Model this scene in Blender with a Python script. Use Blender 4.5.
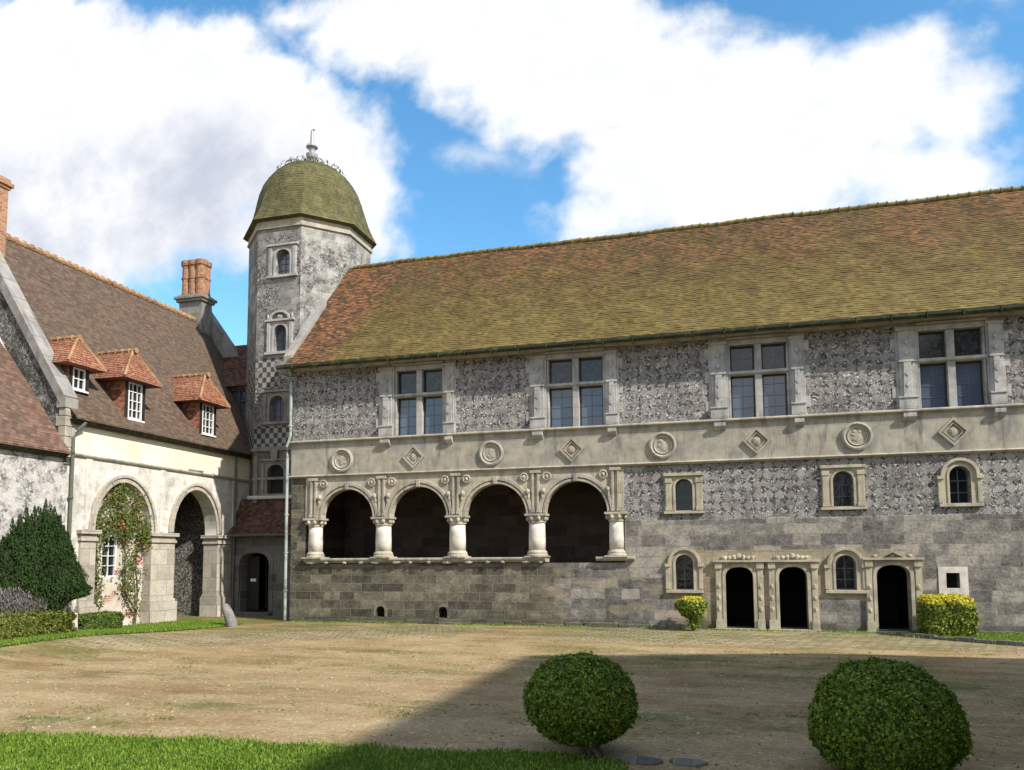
import bpy, bmesh, math, random
import numpy as np
from mathutils import Vector, Matrix
from mathutils.geometry import delaunay_2d_cdt
rad = math.radians
random.seed(7)
for o in list(bpy.data.objects):
    bpy.data.objects.remove(o)
SC = bpy.context.scene
COL = SC.collection

# ------------------------------------------------------------------ camera
CAMZ = 2.4
cam_d = bpy.data.cameras.new("camera")
cam = bpy.data.objects.new("camera", cam_d)
COL.objects.link(cam)
_F = Vector((-0.26877184, 0.95972902, 0.08174297))
_R = Vector((0.96280124, 0.27014383, -0.00600671))
_U = Vector((0.02784718, -0.07708779, 0.99663534))
_m = Matrix((_R, _U, -_F)).transposed().to_4x4()
_m.translation = (0, 0, CAMZ)
cam.matrix_world = _m
cam_d.sensor_width = 36.0
cam_d.lens = 769.013 * 36.0 / 1024.0
cam_d.shift_y = (494.1 - 385.0) / 1024.0
cam_d.clip_end = 2000
SC.camera = cam

# ------------------------------------------------------------------ light
SUN_AZ, SUN_EL = 24.0, 40.0        # degrees the sun stands in front of the long facade's plane, and its height
sun_d = bpy.data.lights.new("sun", 'SUN')
sun_d.energy = 4.4
sun_d.angle = rad(1.0)
sun_d.color = (1.0, 0.94, 0.84)
sun = bpy.data.objects.new("sun", sun_d)
COL.objects.link(sun)
to_sun = Vector((math.cos(rad(SUN_EL)) * math.cos(rad(SUN_AZ)), -math.cos(rad(SUN_EL)) * math.sin(rad(SUN_AZ)), math.sin(rad(SUN_EL))))
sun.rotation_euler = (-to_sun).to_track_quat('-Z', 'Y').to_euler()
sun.location = to_sun * 60
SC.view_settings.view_transform = 'Standard'
SC.view_settings.look = 'None'
SC.view_settings.exposure = 0.65
SC.view_settings.gamma = 1.0
SC.view_settings.use_curve_mapping = False
SKY_STRENGTH = 0.15
CLOUD_LIGHT = 0.72


# ------------------------------------------------------------------ node helper
class NT:
    def __init__(s, nt):
        s.nt = nt
        s.n = nt.nodes
        s.l = nt.links

    def new(s, t, **kw):
        n = s.n.new(t)
        for k, v in kw.items():
            setattr(n, k, v)
        return n

    def put(s, sock, v):
        if v is None:
            return
        if isinstance(v, bpy.types.NodeSocket):
            s.l.new(v, sock)
        else:
            if sock.type == 'RGBA' and not hasattr(v, '__len__'):
                v = (v, v, v, 1)
            if sock.type == 'RGBA' and len(v) == 3:
                v = (*v, 1)
            sock.default_value = v

    def math(s, op, a, b=None, c=None, clamp=False):
        n = s.new('ShaderNodeMath', operation=op, use_clamp=clamp)
        s.put(n.inputs[0], a)
        s.put(n.inputs[1], b)
        s.put(n.inputs[2], c)
        return n.outputs[0]

    def vmath(s, op, a, b=None):
        n = s.new('ShaderNodeVectorMath', operation=op)
        s.put(n.inputs[0], a)
        s.put(n.inputs[1], b)
        return n.outputs['Value'] if op in ('LENGTH', 'DOT_PRODUCT', 'DISTANCE') else n.outputs[0]

    def sep(s, v):
        n = s.new('ShaderNodeSeparateXYZ')
        s.put(n.inputs[0], v)
        return n.outputs

    def comb(s, x, y, z=0.0):
        n = s.new('ShaderNodeCombineXYZ')
        s.put(n.inputs[0], x)
        s.put(n.inputs[1], y)
        s.put(n.inputs[2], z)
        return n.outputs[0]

    def pos(s):
        return s.new('ShaderNodeNewGeometry').outputs['Position']

    def island(s):
        return s.new('ShaderNodeNewGeometry').outputs['Random Per Island']

    def noise(s, v, scale, detail=4, rough=0.55, dist=0.0, color=False):
        n = s.new('ShaderNodeTexNoise')
        s.put(n.inputs['Vector'], v)
        n.inputs['Scale'].default_value = scale
        n.inputs['Detail'].default_value = detail
        n.inputs['Roughness'].default_value = rough
        n.inputs['Distortion'].default_value = dist
        return n.outputs['Color'] if color else n.outputs['Fac']

    def vor(s, v, scale, feature='F1', out='Distance', rnd=1.0):
        n = s.new('ShaderNodeTexVoronoi', feature=feature)
        s.put(n.inputs['Vector'], v)
        n.inputs['Scale'].default_value = scale
        n.inputs['Randomness'].default_value = rnd
        return n.outputs[out]

    def brick(s, v, w, h, mortar=0.012, smooth=0.1, offset=0.5, squash=1.0, freq=2):
        n = s.new('ShaderNodeTexBrick', offset=offset, squash=squash, squash_frequency=freq)
        s.put(n.inputs['Vector'], v)
        n.inputs['Color1'].default_value = (0, 0, 0, 1)
        n.inputs['Color2'].default_value = (1, 1, 1, 1)
        n.inputs['Mortar'].default_value = (0.5, 0.5, 0.5, 1)
        n.inputs['Scale'].default_value = 1
        n.inputs['Mortar Size'].default_value = mortar
        n.inputs['Mortar Smooth'].default_value = smooth
        n.inputs['Brick Width'].default_value = w
        n.inputs['Row Height'].default_value = h
        return n.outputs['Color'], n.outputs['Fac']

    def ramp(s, f, stops, interp='LINEAR'):
        n = s.new('ShaderNodeValToRGB')
        n.color_ramp.interpolation = interp
        e = n.color_ramp.elements
        while len(e) > 1:
            e.remove(e[0])
        for i, (p, c) in enumerate(stops):
            el = e[0] if i == 0 else e.new(p)
            el.position = p
            el.color = (c, c, c, 1) if not hasattr(c, '__len__') else (*c[:3], 1)
        s.put(n.inputs[0], f)
        return n.outputs[0]

    def mix(s, f, a, b, blend='MIX'):
        n = s.new('ShaderNodeMix', data_type='RGBA', blend_type=blend, clamp_factor=True)
        s.put(n.inputs[0], f)
        s.put(n.inputs[6], a)
        s.put(n.inputs[7], b)
        return n.outputs[2]

    def step(s, v, a, b):
        n = s.new('ShaderNodeMapRange', interpolation_type='SMOOTHSTEP')
        s.put(n.inputs[0], v)
        n.inputs[1].default_value = a
        n.inputs[2].default_value = b
        return n.outputs[0]

    def bump(s, h, strength=0.5, dist=0.02, normal=None):
        n = s.new('ShaderNodeBump')
        s.put(n.inputs['Height'], h)
        n.inputs['Strength'].default_value = strength
        n.inputs['Distance'].default_value = dist
        if normal is not None:
            s.put(n.inputs['Normal'], normal)
        return n.outputs[0]


# ------------------------------------------------------------------ world
world = bpy.data.worlds.new("World")
SC.world = world
world.use_nodes = True
W = NT(world.node_tree)
W.n.clear()
sky = W.new('ShaderNodeTexSky', sky_type='NISHITA', sun_disc=False)
sky.sun_elevation = rad(SUN_EL)
sky.sun_rotation = math.atan2(to_sun.x, to_sun.y)
sky.altitude = 50
sky.air_density = 1.0
sky.dust_density = 0.6
sky.ozone_density = 2.0
dirv = W.new('ShaderNodeTexCoord').outputs['Generated']
dx, dy, dz = W.sep(dirv)
ysafe = W.math('MAXIMUM', dy, 0.05)
cu, cv = W.math('DIVIDE', dx, ysafe), W.math('DIVIDE', dz, ysafe)
ahead = W.step(dy, 0.05, 0.3)
cvec = W.comb(cu, cv, 0.0)
nz = W.noise(cvec, 5.5, 8, 0.6)
nz2 = W.noise(cvec, 17.0, 6, 0.62)
nzc = W.noise(W.vmath('ADD', cvec, (5.2, 1.7, 0)), 9.0, 3, 0.6, color=True)
warp = W.new('ShaderNodeVectorMath', operation='MULTIPLY_ADD')
W.put(warp.inputs[0], nzc)
warp.inputs[1].default_value = (0.13, 0.11, 0)
warp.inputs[2].default_value = (-0.065, -0.055, 0)
cw = W.vmath('ADD', cvec, warp.outputs[0])


def blobs(L):
    best = None
    for (x, y, a, b) in L:
        d = W.vmath('SUBTRACT', cw, (x, y, 0))
        d = W.vmath('MULTIPLY', d, (1 / a, 1 / b, 0))
        f = W.math('SUBTRACT', 1.0, W.vmath('LENGTH', d))
        f = W.math('MULTIPLY', f, min(a, b) * 9)
        best = f if best is None else W.math('SMOOTH_MAX', best, f, 0.25)
    return best


CA = [(-1.12, 0.82, 0.30, 0.12), (-1.184, 0.746, 0.364, 0.276), (-0.855, 0.795, 0.218, 0.104), (-0.703, 0.701, 0.165, 0.124),
      (-0.596, 0.62, 0.139, 0.103), (-0.536, 0.533, 0.103, 0.093), (-0.945, 0.588, 0.345, 0.145), (-0.628, 0.498, 0.2, 0.079),
      (-1.0, 0.483, 0.16, 0.08), (-0.78, 0.66, 0.24, 0.13), (-0.479, 0.472, 0.048, 0.045)]
CB = [(-0.617, 0.849, 0.099, 0.046), (-0.449, 0.799, 0.182, 0.095), (-0.264, 0.738, 0.195, 0.112), (-0.151, 0.651, 0.196, 0.108),
      (0.019, 0.599, 0.217, 0.089), (0.186, 0.59, 0.139, 0.071), (0.273, 0.536, 0.06, 0.075), (-0.099, 0.529, 0.101, 0.097),
      (0.052, 0.486, 0.21, 0.093), (-0.154, 0.46, 0.068, 0.045), (0.248, 0.458, 0.099, 0.063), (-0.185, 0.745, 0.13, 0.073), (0.14, 0.535, 0.14, 0.08), (-0.02, 0.55, 0.16, 0.10), (0.02, 0.45, 0.22, 0.06)]
fld = W.math('MAXIMUM', blobs(CA), blobs(CB))
edge = W.math('ADD', W.math('MULTIPLY', W.math('SUBTRACT', nz, 0.5), 0.85), W.math('MULTIPLY', W.math('SUBTRACT', nz2, 0.5), 0.6))
alpha = W.step(W.math('ADD', fld, edge), -0.12, 0.42)
wisp = W.math('MULTIPLY', W.step(W.math('ADD', blobs([(-0.332, 0.571, 0.085, 0.03), (0.36, 0.68, 0.08, 0.03)]), edge), -0.1, 0.5), 0.55)
alpha = W.math('MULTIPLY', W.math('MAXIMUM', alpha, wisp), ahead)
# unseen scattered cloud behind the viewer, thickened to warm the fill light
nb = W.noise(W.vmath('MULTIPLY', dirv, (1, 1, 2.2)), 2.6, 7, 0.58)
back = W.math('MULTIPLY', W.step(nb, 0.40, 0.56), W.math('SUBTRACT', 1.0, ahead))
back = W.math('MULTIPLY', back, W.step(dz, 0.0, 0.15))
alpha = W.math('MAXIMUM', alpha, back)
# the thick lower side of the left cloud is greyer than its top
base = W.math('MULTIPLY', W.step(blobs([(-1.12, 0.52, 0.40, 0.21), (-0.83, 0.58, 0.26, 0.17), (-0.80, 0.49, 0.30, 0.13)]), -0.35, 0.8), W.step(nz, 0.25, 0.7))
billow = W.step(W.math('SUBTRACT', W.noise(W.vmath('ADD', cw, (0.03, 0.045, 0)), 7.0, 6, 0.55), W.noise(cw, 7.0, 6, 0.55)), 0.0, 0.11)
base = W.math('MAXIMUM', base, W.math('MULTIPLY', billow, 0.20))
ccol = W.mix(W.math('MULTIPLY', base, 0.95), (1.0, 1.0, 1.0), (0.56, 0.60, 0.70))
ccol = W.mix(W.step(W.math('ADD', nz2, W.math('MULTIPLY', nz, 0.6)), 0.55, 1.05), ccol, W.mix(1.0, ccol, (0.93, 0.945, 0.97), 'MULTIPLY'))
hs = W.new('ShaderNodeHueSaturation')
hs.inputs['Hue'].default_value = 0.489
hs.inputs['Saturation'].default_value = 1.24
hs.inputs['Value'].default_value = 1.12
W.put(hs.inputs['Color'], sky.outputs[0])
bg1 = W.new('ShaderNodeBackground')
W.put(bg1.inputs[0], hs.outputs[0])
bg1.inputs[1].default_value = SKY_STRENGTH
bg2 = W.new('ShaderNodeBackground')
W.put(bg2.inputs[0], ccol)
bg2.inputs[1].default_value = CLOUD_LIGHT
mx = W.new('ShaderNodeMixShader')
W.put(mx.inputs[0], alpha)
W.l.new(bg1.outputs[0], mx.inputs[1])
W.l.new(bg2.outputs[0], mx.inputs[2])
wo = W.new('ShaderNodeOutputWorld')
W.l.new(mx.outputs[0], wo.inputs[0])


# ------------------------------------------------------------------ materials
def material(name, fn, rough=0.85, spec=0.25):
    m = bpy.data.materials.new(name)
    m.use_nodes = True
    N = NT(m.node_tree)
    b = m.node_tree.nodes['Principled BSDF']
    b.inputs['Roughness'].default_value = rough
    b.inputs['Specular IOR Level'].default_value = spec
    r = fn(N)
    col, nrm = r[0], r[1]
    N.put(b.inputs['Base Color'], col)
    if nrm is not None:
        N.l.new(nrm, b.inputs['Normal'])
    if len(r) > 2:
        N.put(b.inputs['Roughness'], r[2])
    return m


def plane_coords(N, axis):
    """metres along the wall, metres up, as two sockets; axis says which way the wall runs"""
    x, y, z = N.sep(N.pos())
    if axis == 'x':
        return x, z
    if axis == 'y':
        return y, z
    nx, ny, _ = N.sep(N.new('ShaderNodeNewGeometry').outputs['True Normal'])
    ln = N.math('SQRT', N.math('MAXIMUM', N.math('ADD', N.math('MULTIPLY', nx, nx), N.math('MULTIPLY', ny, ny)), 0.0004))
    u = N.math('DIVIDE', N.math('SUBTRACT', N.math('MULTIPLY', y, nx), N.math('MULTIPLY', x, ny)), ln)
    return u, z


def flint(N, u, v, pale=0.5, tint=(0.40, 0.395, 0.41), clear=1.0):
    """knapped flint laid in a diagonal lattice of pale squares"""
    p0 = N.comb(u, v, 0.0)
    wob = N.vmath('MULTIPLY', N.vmath('SUBTRACT', N.noise(p0, 2.6, 3, 0.6, color=True), (0.5, 0.5, 0.5)), (0.17, 0.17, 0))
    p = N.vmath('ADD', p0, wob)
    px, py, _ = N.sep(p)
    a = N.math('DIVIDE', N.math('ADD', px, py), 0.225 * 1.414)
    b = N.math('DIVIDE', N.math('SUBTRACT', px, py), 0.225 * 1.414)
    ch = N.new('ShaderNodeTexChecker')
    N.put(ch.inputs['Vector'], N.comb(a, b, 0.31))
    ch.inputs['Scale'].default_value = 1.0
    lat = ch.outputs['Fac']
    cell = N.vor(p, 19.0, 'F1', 'Color')
    cr = N.sep(cell)[0]
    big = N.vor(p0, 3.6, 'F1', 'Color')
    br = N.sep(big)[0]
    stone = N.ramp(cr, [(0.0, 0.05), (0.25, 0.085), (0.4, 0.16), (0.6, 0.235), (0.76, 0.36), (0.92, 0.52), (1.0, 0.62)])
    sq = N.ramp(N.math('ADD', N.math('MULTIPLY', br, 0.6), N.math('MULTIPLY', N.noise(p0, 22, 4, 0.7), 0.5)),
                [(0.15, 0.17), (0.4, 0.28), (0.65, 0.37), (0.9, 0.46)])
    keep = N.math('MULTIPLY', N.step(N.math('ADD', lat, N.math('MULTIPLY', N.math('SUBTRACT', N.noise(p0, 5.0, 4, 0.65), 0.5), 1.9)), 0.3, 0.6), clear)
    g = N.mix(keep, stone, sq)
    g = N.mix(N.step(N.noise(p0, 0.7, 5, 0.6), 0.45, 0.7), g, N.mix(1.0, g, (0.72, 0.70, 0.70), 'MULTIPLY'))
    g = N.mix(1.0, g, (*[t * 2 * pale / 0.5 for t in tint], 1), 'MULTIPLY')
    edge_ = N.vor(p, 19.0, 'DISTANCE_TO_EDGE', 'Distance')
    # lime mortar showing between the stones, and old repairs
    g = N.mix(N.math('MULTIPLY', N.step(edge_, 0.06, 0.02), 0.3), g, (0.27, 0.255, 0.235))
    rep = N.math('MULTIPLY', N.step(N.noise(p0, 0.9, 6, 0.7), 0.60, 0.68), 0.55)
    g = N.mix(rep, g, (0.25, 0.235, 0.21))
    hgt = N.math('ADD', N.math('MULTIPLY', N.step(edge_, 0.0, 0.16), 0.6), N.math('MULTIPLY', cr, 0.6))
    return g, hgt


def ashlar(N, u, v, w, h, cols, mortar=(0.33, 0.30, 0.25), joint=0.012, wob=0.03, rough_noise=0.5):
    p0 = N.comb(u, v, 0.0)
    d = N.vmath('MULTIPLY', N.vmath('SUBTRACT', N.noise(p0, 1.6, 4, 0.6, color=True), (0.5, 0.5, 0.5)), (wob * 3, wob * 2, 0))
    p = N.vmath('ADD', p0, d)
    rnd, fac = N.brick(p, w, h, joint, 0.15, 0.5, 0.72, 3)
    n1 = N.noise(p0, 3.0, 6, 0.65)
    n2 = N.noise(p0, 14.0, 5, 0.7)
    t = N.math('ADD', N.math('MULTIPLY', N.sep(rnd)[0], 0.34), N.math('ADD', N.math('MULTIPLY', n1, rough_noise), N.math('MULTIPLY', N.math('SUBTRACT', n2, 0.5), 0.75)))
    c = N.ramp(t, cols)
    c = N.mix(fac, c, mortar)
    h_ = N.math('ADD', N.math('MULTIPLY', N.math('SUBTRACT', 1.0, fac), 1.0), N.math('MULTIPLY', N.noise(p0, 9.0, 6, 0.7), 0.9))
    return c, h_


GREY_STONE = [(0.18, (0.038, 0.036, 0.036)), (0.36, (0.090, 0.086, 0.084)), (0.5, (0.150, 0.142, 0.134)), (0.62, (0.215, 0.20, 0.182)), (0.8, (0.36, 0.335, 0.29))]
BROWN_STONE = [(0.2, (0.026, 0.025, 0.020)), (0.38, (0.062, 0.058, 0.045)), (0.52, (0.104, 0.095, 0.074)), (0.66, (0.155, 0.141, 0.108)), (0.85, (0.27, 0.245, 0.19))]
TAN_STONE = [(0.1, (0.16, 0.135, 0.095)), (0.4, (0.28, 0.238, 0.165)), (0.65, (0.37, 0.32, 0.225)), (0.9, (0.48, 0.42, 0.31))]


def m_lower(N):
    x, z = plane_coords(N, 'x')
    p0 = N.comb(x, z, 0)
    nA = N.noise(p0, 1.3, 5, 0.6)
    g, hg = ashlar(N, x, z, 0.78, 0.34, GREY_STONE, (0.25, 0.235, 0.21), 0.008, 0.06, 0.85)
    b, hb = ashlar(N, x, z, 0.82, 0.30, BROWN_STONE, (0.25, 0.225, 0.165), 0.009, 0.03, 0.8)
    t, ht = ashlar(N, x, z, 0.70, 0.42, TAN_STONE, (0.27, 0.22, 0.15), 0.008, 0.02, 0.6)
    f, hf = flint(N, x, z, 0.54, (0.41, 0.40, 0.39))
    # brown coursed stone under the loggia, greyer to the right
    mb = N.step(N.math('ADD', x, N.math('MULTIPLY', N.math('SUBTRACT', nA, 0.5), 1.6)), -5.0, -5.9)
    c = N.mix(mb, g, b)
    h = N.mix(mb, hg, hb)
    # honey coloured dressed stone round the doorways
    nq = N.math('MULTIPLY', N.math('SUBTRACT', nA, 0.5), 0.7)
    inx = N.math('MULTIPLY', N.step(N.math('ADD', x, nq), -2.15, -1.95), N.step(N.math('ADD', x, nq), 5.75, 5.55))
    inz = N.math('MULTIPLY', N.step(z, 2.60, 2.56), N.step(N.math('ADD', z, nq), 0.28, 0.5))
    hole = N.math('MULTIPLY', N.math('MULTIPLY', N.step(x, 2.62, 2.68), N.step(x, 3.98, 3.92)), N.step(z, 1.12, 1.08))
    mt = N.math('MULTIPLY', N.math('MULTIPLY', inx, inz), N.math('SUBTRACT', 1.0, hole))
    mt2 = N.math('MULTIPLY', mt, N.step(N.math('ADD', N.math('MULTIPLY', N.math('ABSOLUTE', N.math('SUBTRACT', x, 1.6)), -0.16), N.math('ADD', nA, 0.35)), 0.1, 0.5))
    c = N.mix(mt2, c, t)
    h = N.mix(mt2, h, ht)
    # odd tan blocks low on the wall
    odd = N.math('MULTIPLY', N.step(N.noise(N.comb(N.math('MULTIPLY', x, 0.9), N.math('MULTIPLY', z, 2.2), 3.3), 1.0, 2, 0.5), 0.56, 0.62), N.step(z, 2.2, 1.6))
    odd = N.math('MULTIPLY', odd, N.math('MULTIPLY', N.step(x, -6.5, -5.5), N.step(x, 3.0, 0.0)))
    c = N.mix(N.math('MULTIPLY', odd, 0.6), c, t)
    # flint above the ashlar
    zz = N.math('ADD', z, N.math('MULTIPLY', N.math('SUBTRACT', N.noise(N.comb(N.math('FLOOR', N.math('MULTIPLY', x, 1.6)), 0.5, 0), 3.3, 1), 0.5), 0.22))
    mf = N.math('MULTIPLY', N.step(zz, 3.56, 3.60), N.step(N.math('ADD', x, N.math('MULTIPLY', N.math('FLOOR', N.math('MULTIPLY', z, 2.8)), 0.09)), -2.95, -2.93))
    c = N.mix(mf, c, f)
    h = N.mix(mf, h, hf)
    # damp and green at the foot, pale bloom
    foot = N.math('MULTIPLY', N.step(N.math('ADD', z, N.math('MULTIPLY', nA, -0.35)), 0.32, 0.0), 0.55)
    c = N.mix(foot, c, (0.05, 0.055, 0.03))
    st = N.math('MULTIPLY', N.step(N.noise(N.comb(N.math('MULTIPLY', x, 2.2), N.math('MULTIPLY', z, 0.35), 0), 1.0, 5, 0.6), 0.52, 0.72), 0.45)
    c = N.mix(st, c, N.mix(1.0, c, (0.5, 0.49, 0.46), 'MULTIPLY'))
    c = N.mix(1.0, c, (0.92, 0.905, 0.885), 'MULTIPLY')
    return c, N.bump(h, 0.75, 0.025)


def m_upper(N):
    x, z = plane_coords(N, 'x')
    f, hf = flint(N, x, z, 0.50, (0.41, 0.40, 0.39), 0.7)
    p0 = N.comb(x, z, 0)
    pat = N.step(N.noise(p0, 1.1, 5, 0.65), 0.50, 0.68)
    f = N.mix(N.math('MULTIPLY', pat, 0.55), f, N.mix(1.0, f, (0.62, 0.60, 0.58), 'MULTIPLY'))
    f = N.mix(N.math('MULTIPLY', N.step(N.noise(p0, 1.9, 4, 0.6), 0.55, 0.7), 0.4), f, (0.36, 0.335, 0.29))
    f = N.mix(1.0, f, (1.08, 1.06, 1.045), 'MULTIPLY')
    return f, N.bump(hf, 0.75, 0.025)


def limestone(col=(0.44, 0.405, 0.335), dark=(0.17, 0.16, 0.145), axis='d', joint=None, dirt=0.8):
    def fn(N):
        x, z = plane_coords(N, axis)
        p = N.pos()
        c = N.ramp(N.noise(p, 2.3, 7, 0.65), [(0.28, tuple(0.62 * t for t in col)), (0.5, col), (0.75, tuple(min(0.8, 1.28 * t) for t in col))])
        st = N.step(N.noise(N.comb(N.math('MULTIPLY', x, 2.6), N.math('MULTIPLY', z, 0.55), 1.0), 1.0, 6, 0.68), 0.48, 0.72)
        c = N.mix(N.math('MULTIPLY', st, dirt), c, dark)
        sp = N.step(N.noise(p, 19.0, 5, 0.7), 0.58, 0.72)
        c = N.mix(N.math('MULTIPLY', sp, 0.45), c, tuple(0.55 * t for t in col))
        gp = N.step(N.noise(p, 1.3, 7, 0.7), 0.47, 0.66)
        c = N.mix(N.math('MULTIPLY', gp, 0.55 * dirt), c, tuple(0.5 * t for t in (0.36, 0.355, 0.35)))
        yl = N.step(N.noise(p, 0.9, 4, 0.6), 0.52, 0.7)
        c = N.mix(N.math('MULTIPLY', yl, 0.32), c, (0.38, 0.33, 0.215))
        h = N.noise(p, 24, 6, 0.7)
        if joint:
            _, fac = N.brick(N.comb(x, z, 0), joint[0], joint[1], 0.007, 0.2)
            c = N.mix(N.math('MULTIPLY', fac, 0.6), c, dark)
            h = N.math('SUBTRACT', h, fac)
        return c, N.bump(h, 0.5, 0.012)
    return fn


def tiles(axis, course, sinp, tw, ramp_cols, moss=None, moss_fn=None, bump=0.4, vary=(0.8, 1.22)):
    """clay tiles: axis along the run; course = exposed height along the slope"""
    def fn(N):
        p = N.pos()
        x, y, z = N.sep(p)
        run = {'x': x, 'y': y}.get(axis) or plane_coords(N, 'd')[0]
        sl = N.math('DIVIDE', z, sinp)
        rnd, fac = N.brick(N.comb(run, sl, 0), tw, course, 0.006, 0.1)
        t = N.math('ADD', N.math('MULTIPLY', N.sep(rnd)[0], 0.40), N.math('MULTIPLY', N.noise(p, 1.0, 6, 0.65), 0.65))
        c = N.ramp(t, ramp_cols)
        c = N.mix(N.math('MULTIPLY', fac, 0.5), c, tuple(0.4 * q for q in ramp_cols[0][1]))
        if moss_fn:
            k, mc = moss_fn(N, x, y, z, p)
            c = N.mix(k, c, mc)
        c = N.mix(1.0, c, N.ramp(N.math('ADD', N.math('MULTIPLY', N.sep(rnd)[0], 0.5), N.math('MULTIPLY', N.noise(p, 7.0, 4, 0.7), 0.5)), [(0.2, vary[0]), (0.5, 1.0), (0.8, vary[1])]), 'MULTIPLY')
        h = N.math('ADD', N.math('MULTIPLY', N.sep(rnd)[0], 0.6), N.math('ADD', N.math('MULTIPLY', N.noise(p, 26, 5, 0.7), 0.6), N.math('MULTIPLY', fac, -0.5)))
        return c, N.bump(h, bump, 0.02)
    return fn


def moss_main(N, x, y, z, p):
    n1 = N.noise(N.comb(x, N.math('MULTIPLY', z, 2.0), 0), 0.55, 6, 0.65)
    n2 = N.noise(N.comb(x, N.math('MULTIPLY', z, 4.5), y), 2.4, 6, 0.72)
    low = N.step(z, 14.6, 9.5)
    clean = N.step(N.math('ADD', N.math('ADD', x, N.math('MULTIPLY', z, -0.09)), N.math('MULTIPLY', n2, 1.6)), -13.1, -14.5)
    k = N.math('ADD', N.math('MULTIPLY', n1, 1.05), N.math('ADD', N.math('MULTIPLY', n2, 0.85), N.math('MULTIPLY', low, 0.42)))
    k = N.math('SUBTRACT', k, N.math('MULTIPLY', N.step(N.noise(N.comb(N.math('MULTIPLY', x, 0.5), N.math('MULTIPLY', z, 0.12), 2), 1.6, 5, 0.65), 0.5, 0.75), 0.16))
    k = N.math('ADD', N.math('MULTIPLY', N.step(k, 0.66, 1.2), 0.75), 0.2)
    k = N.math('MULTIPLY', k, N.math('SUBTRACT', 1.0, N.math('MULTIPLY', clean, 0.95)))
    mc = N.ramp(N.math('ADD', N.math('ADD', N.math('MULTIPLY', N.noise(p, 1.6, 6, 0.7), 0.7), N.math('MULTIPLY', n2, 0.35)), N.math('MULTIPLY', N.math('SUBTRACT', low, 0.45), 0.16)),
                [(0.30, (0.042, 0.028, 0.012)), (0.46, (0.080, 0.056, 0.018)), (0.62, (0.126, 0.095, 0.028)), (0.85, (0.195, 0.150, 0.056))])
    return k, mc


def moss_dome(N, x, y, z, p):
    n1 = N.noise(p, 1.1, 6, 0.7)
    n2 = N.noise(N.comb(N.math('ADD', x, y), N.math('MULTIPLY', z, 5), 0), 2.0, 5, 0.7)
    k = N.step(N.math('ADD', n1, N.math('MULTIPLY', n2, 0.5)), 0.42, 0.85)
    mc = N.ramp(N.noise(p, 2.2, 6, 0.7), [(0.3, (0.050, 0.047, 0.020)), (0.5, (0.092, 0.084, 0.032)), (0.65, (0.135, 0.118, 0.05)), (0.85, (0.20, 0.18, 0.09))])
    return k, mc


def moss_left(N, x, y, z, p):
    n1 = N.noise(p, 0.45, 6, 0.65)
    st = N.noise(N.comb(N.math('MULTIPLY', y, 1.6), N.math('MULTIPLY', z, 0.35), 0), 1.0, 6, 0.7)
    k = N.math('MULTIPLY', N.step(N.math('ADD', n1, N.math('MULTIPLY', st, 0.6)), 0.6, 1.0), 0.75)
    return k, (0.098, 0.075, 0.053)


SIN_M = math.sin(math.atan(1.137))
M = {}
M['lower'] = material('coursed_stone_and_flint', m_lower)
M['upper'] = material('flint_wall', m_upper)
M['lime'] = material('weathered_limestone', limestone((0.36, 0.33, 0.27), (0.14, 0.132, 0.12)))
M['frieze'] = material('frieze_limestone', limestone((0.335, 0.308, 0.25), (0.125, 0.12, 0.11), 'x', (1.3, 1.6), 1.0))
M['pilaster'] = material('pale_limestone', limestone((0.375, 0.367, 0.35), (0.15, 0.15, 0.153), 'x', (2.0, 0.62), 0.85))
M['arcade'] = material('arcade_limestone', limestone((0.40, 0.36, 0.285), (0.14, 0.13, 0.112), 'x', (0.9, 0.5), 0.85))
M['column'] = material('white_column_stone', limestone((0.58, 0.54, 0.48), (0.34, 0.32, 0.29), 'd', None, 0.4))
M['honey'] = material('honey_limestone', limestone((0.395, 0.352, 0.262), (0.15, 0.137, 0.11), 'd', None, 0.7))
M['roof'] = material('mossy_clay_tiles', tiles('x', 0.125, SIN_M, 0.17, [(0.25, (0.055, 0.036, 0.022)), (0.45, (0.098, 0.058, 0.030)), (0.62, (0.185, 0.078, 0.034)), (0.85, (0.25, 0.11, 0.05))], None, moss_main, 0.7, (0.80, 1.22)))
SIN_L = math.sin(math.atan(1.5))
M['roof_left'] = material('brown_clay_tiles', tiles('y', 0.12, SIN_L, 0.17, [(0.2, (0.080, 0.053, 0.039)), (0.5, (0.112, 0.074, 0.053)), (0.9, (0.145, 0.096, 0.07))], None, moss_left, 0.3))
M['roof_low'] = material('red_brown_clay_tiles', tiles('y', 0.12, SIN_L, 0.17, [(0.25, (0.10, 0.058, 0.043)), (0.5, (0.155, 0.085, 0.062)), (0.8, (0.21, 0.12, 0.085))], None, moss_left, 0.3))
M['roof_porch'] = material('dark_porch_tiles', tiles('x', 0.12, 0.88, 0.17, [(0.25, (0.05, 0.032, 0.025)), (0.5, (0.10, 0.052, 0.038)), (0.8, (0.16, 0.078, 0.05))], None, None, 0.4))
M['dome'] = material('mossy_slates', tiles('d', 0.16, 0.8, 0.22, [(0.25, (0.05, 0.05, 0.03)), (0.5, (0.09, 0.088, 0.045)), (0.8, (0.15, 0.14, 0.075))], None, moss_dome, 0.5))
M['dormer_tile'] = material('red_clay_tiles', tiles('d', 0.115, 0.8, 0.16, [(0.25, (0.15, 0.062, 0.038)), (0.5, (0.235, 0.10, 0.06)), (0.8, (0.35, 0.17, 0.105))], None, None, 0.5))
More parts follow.
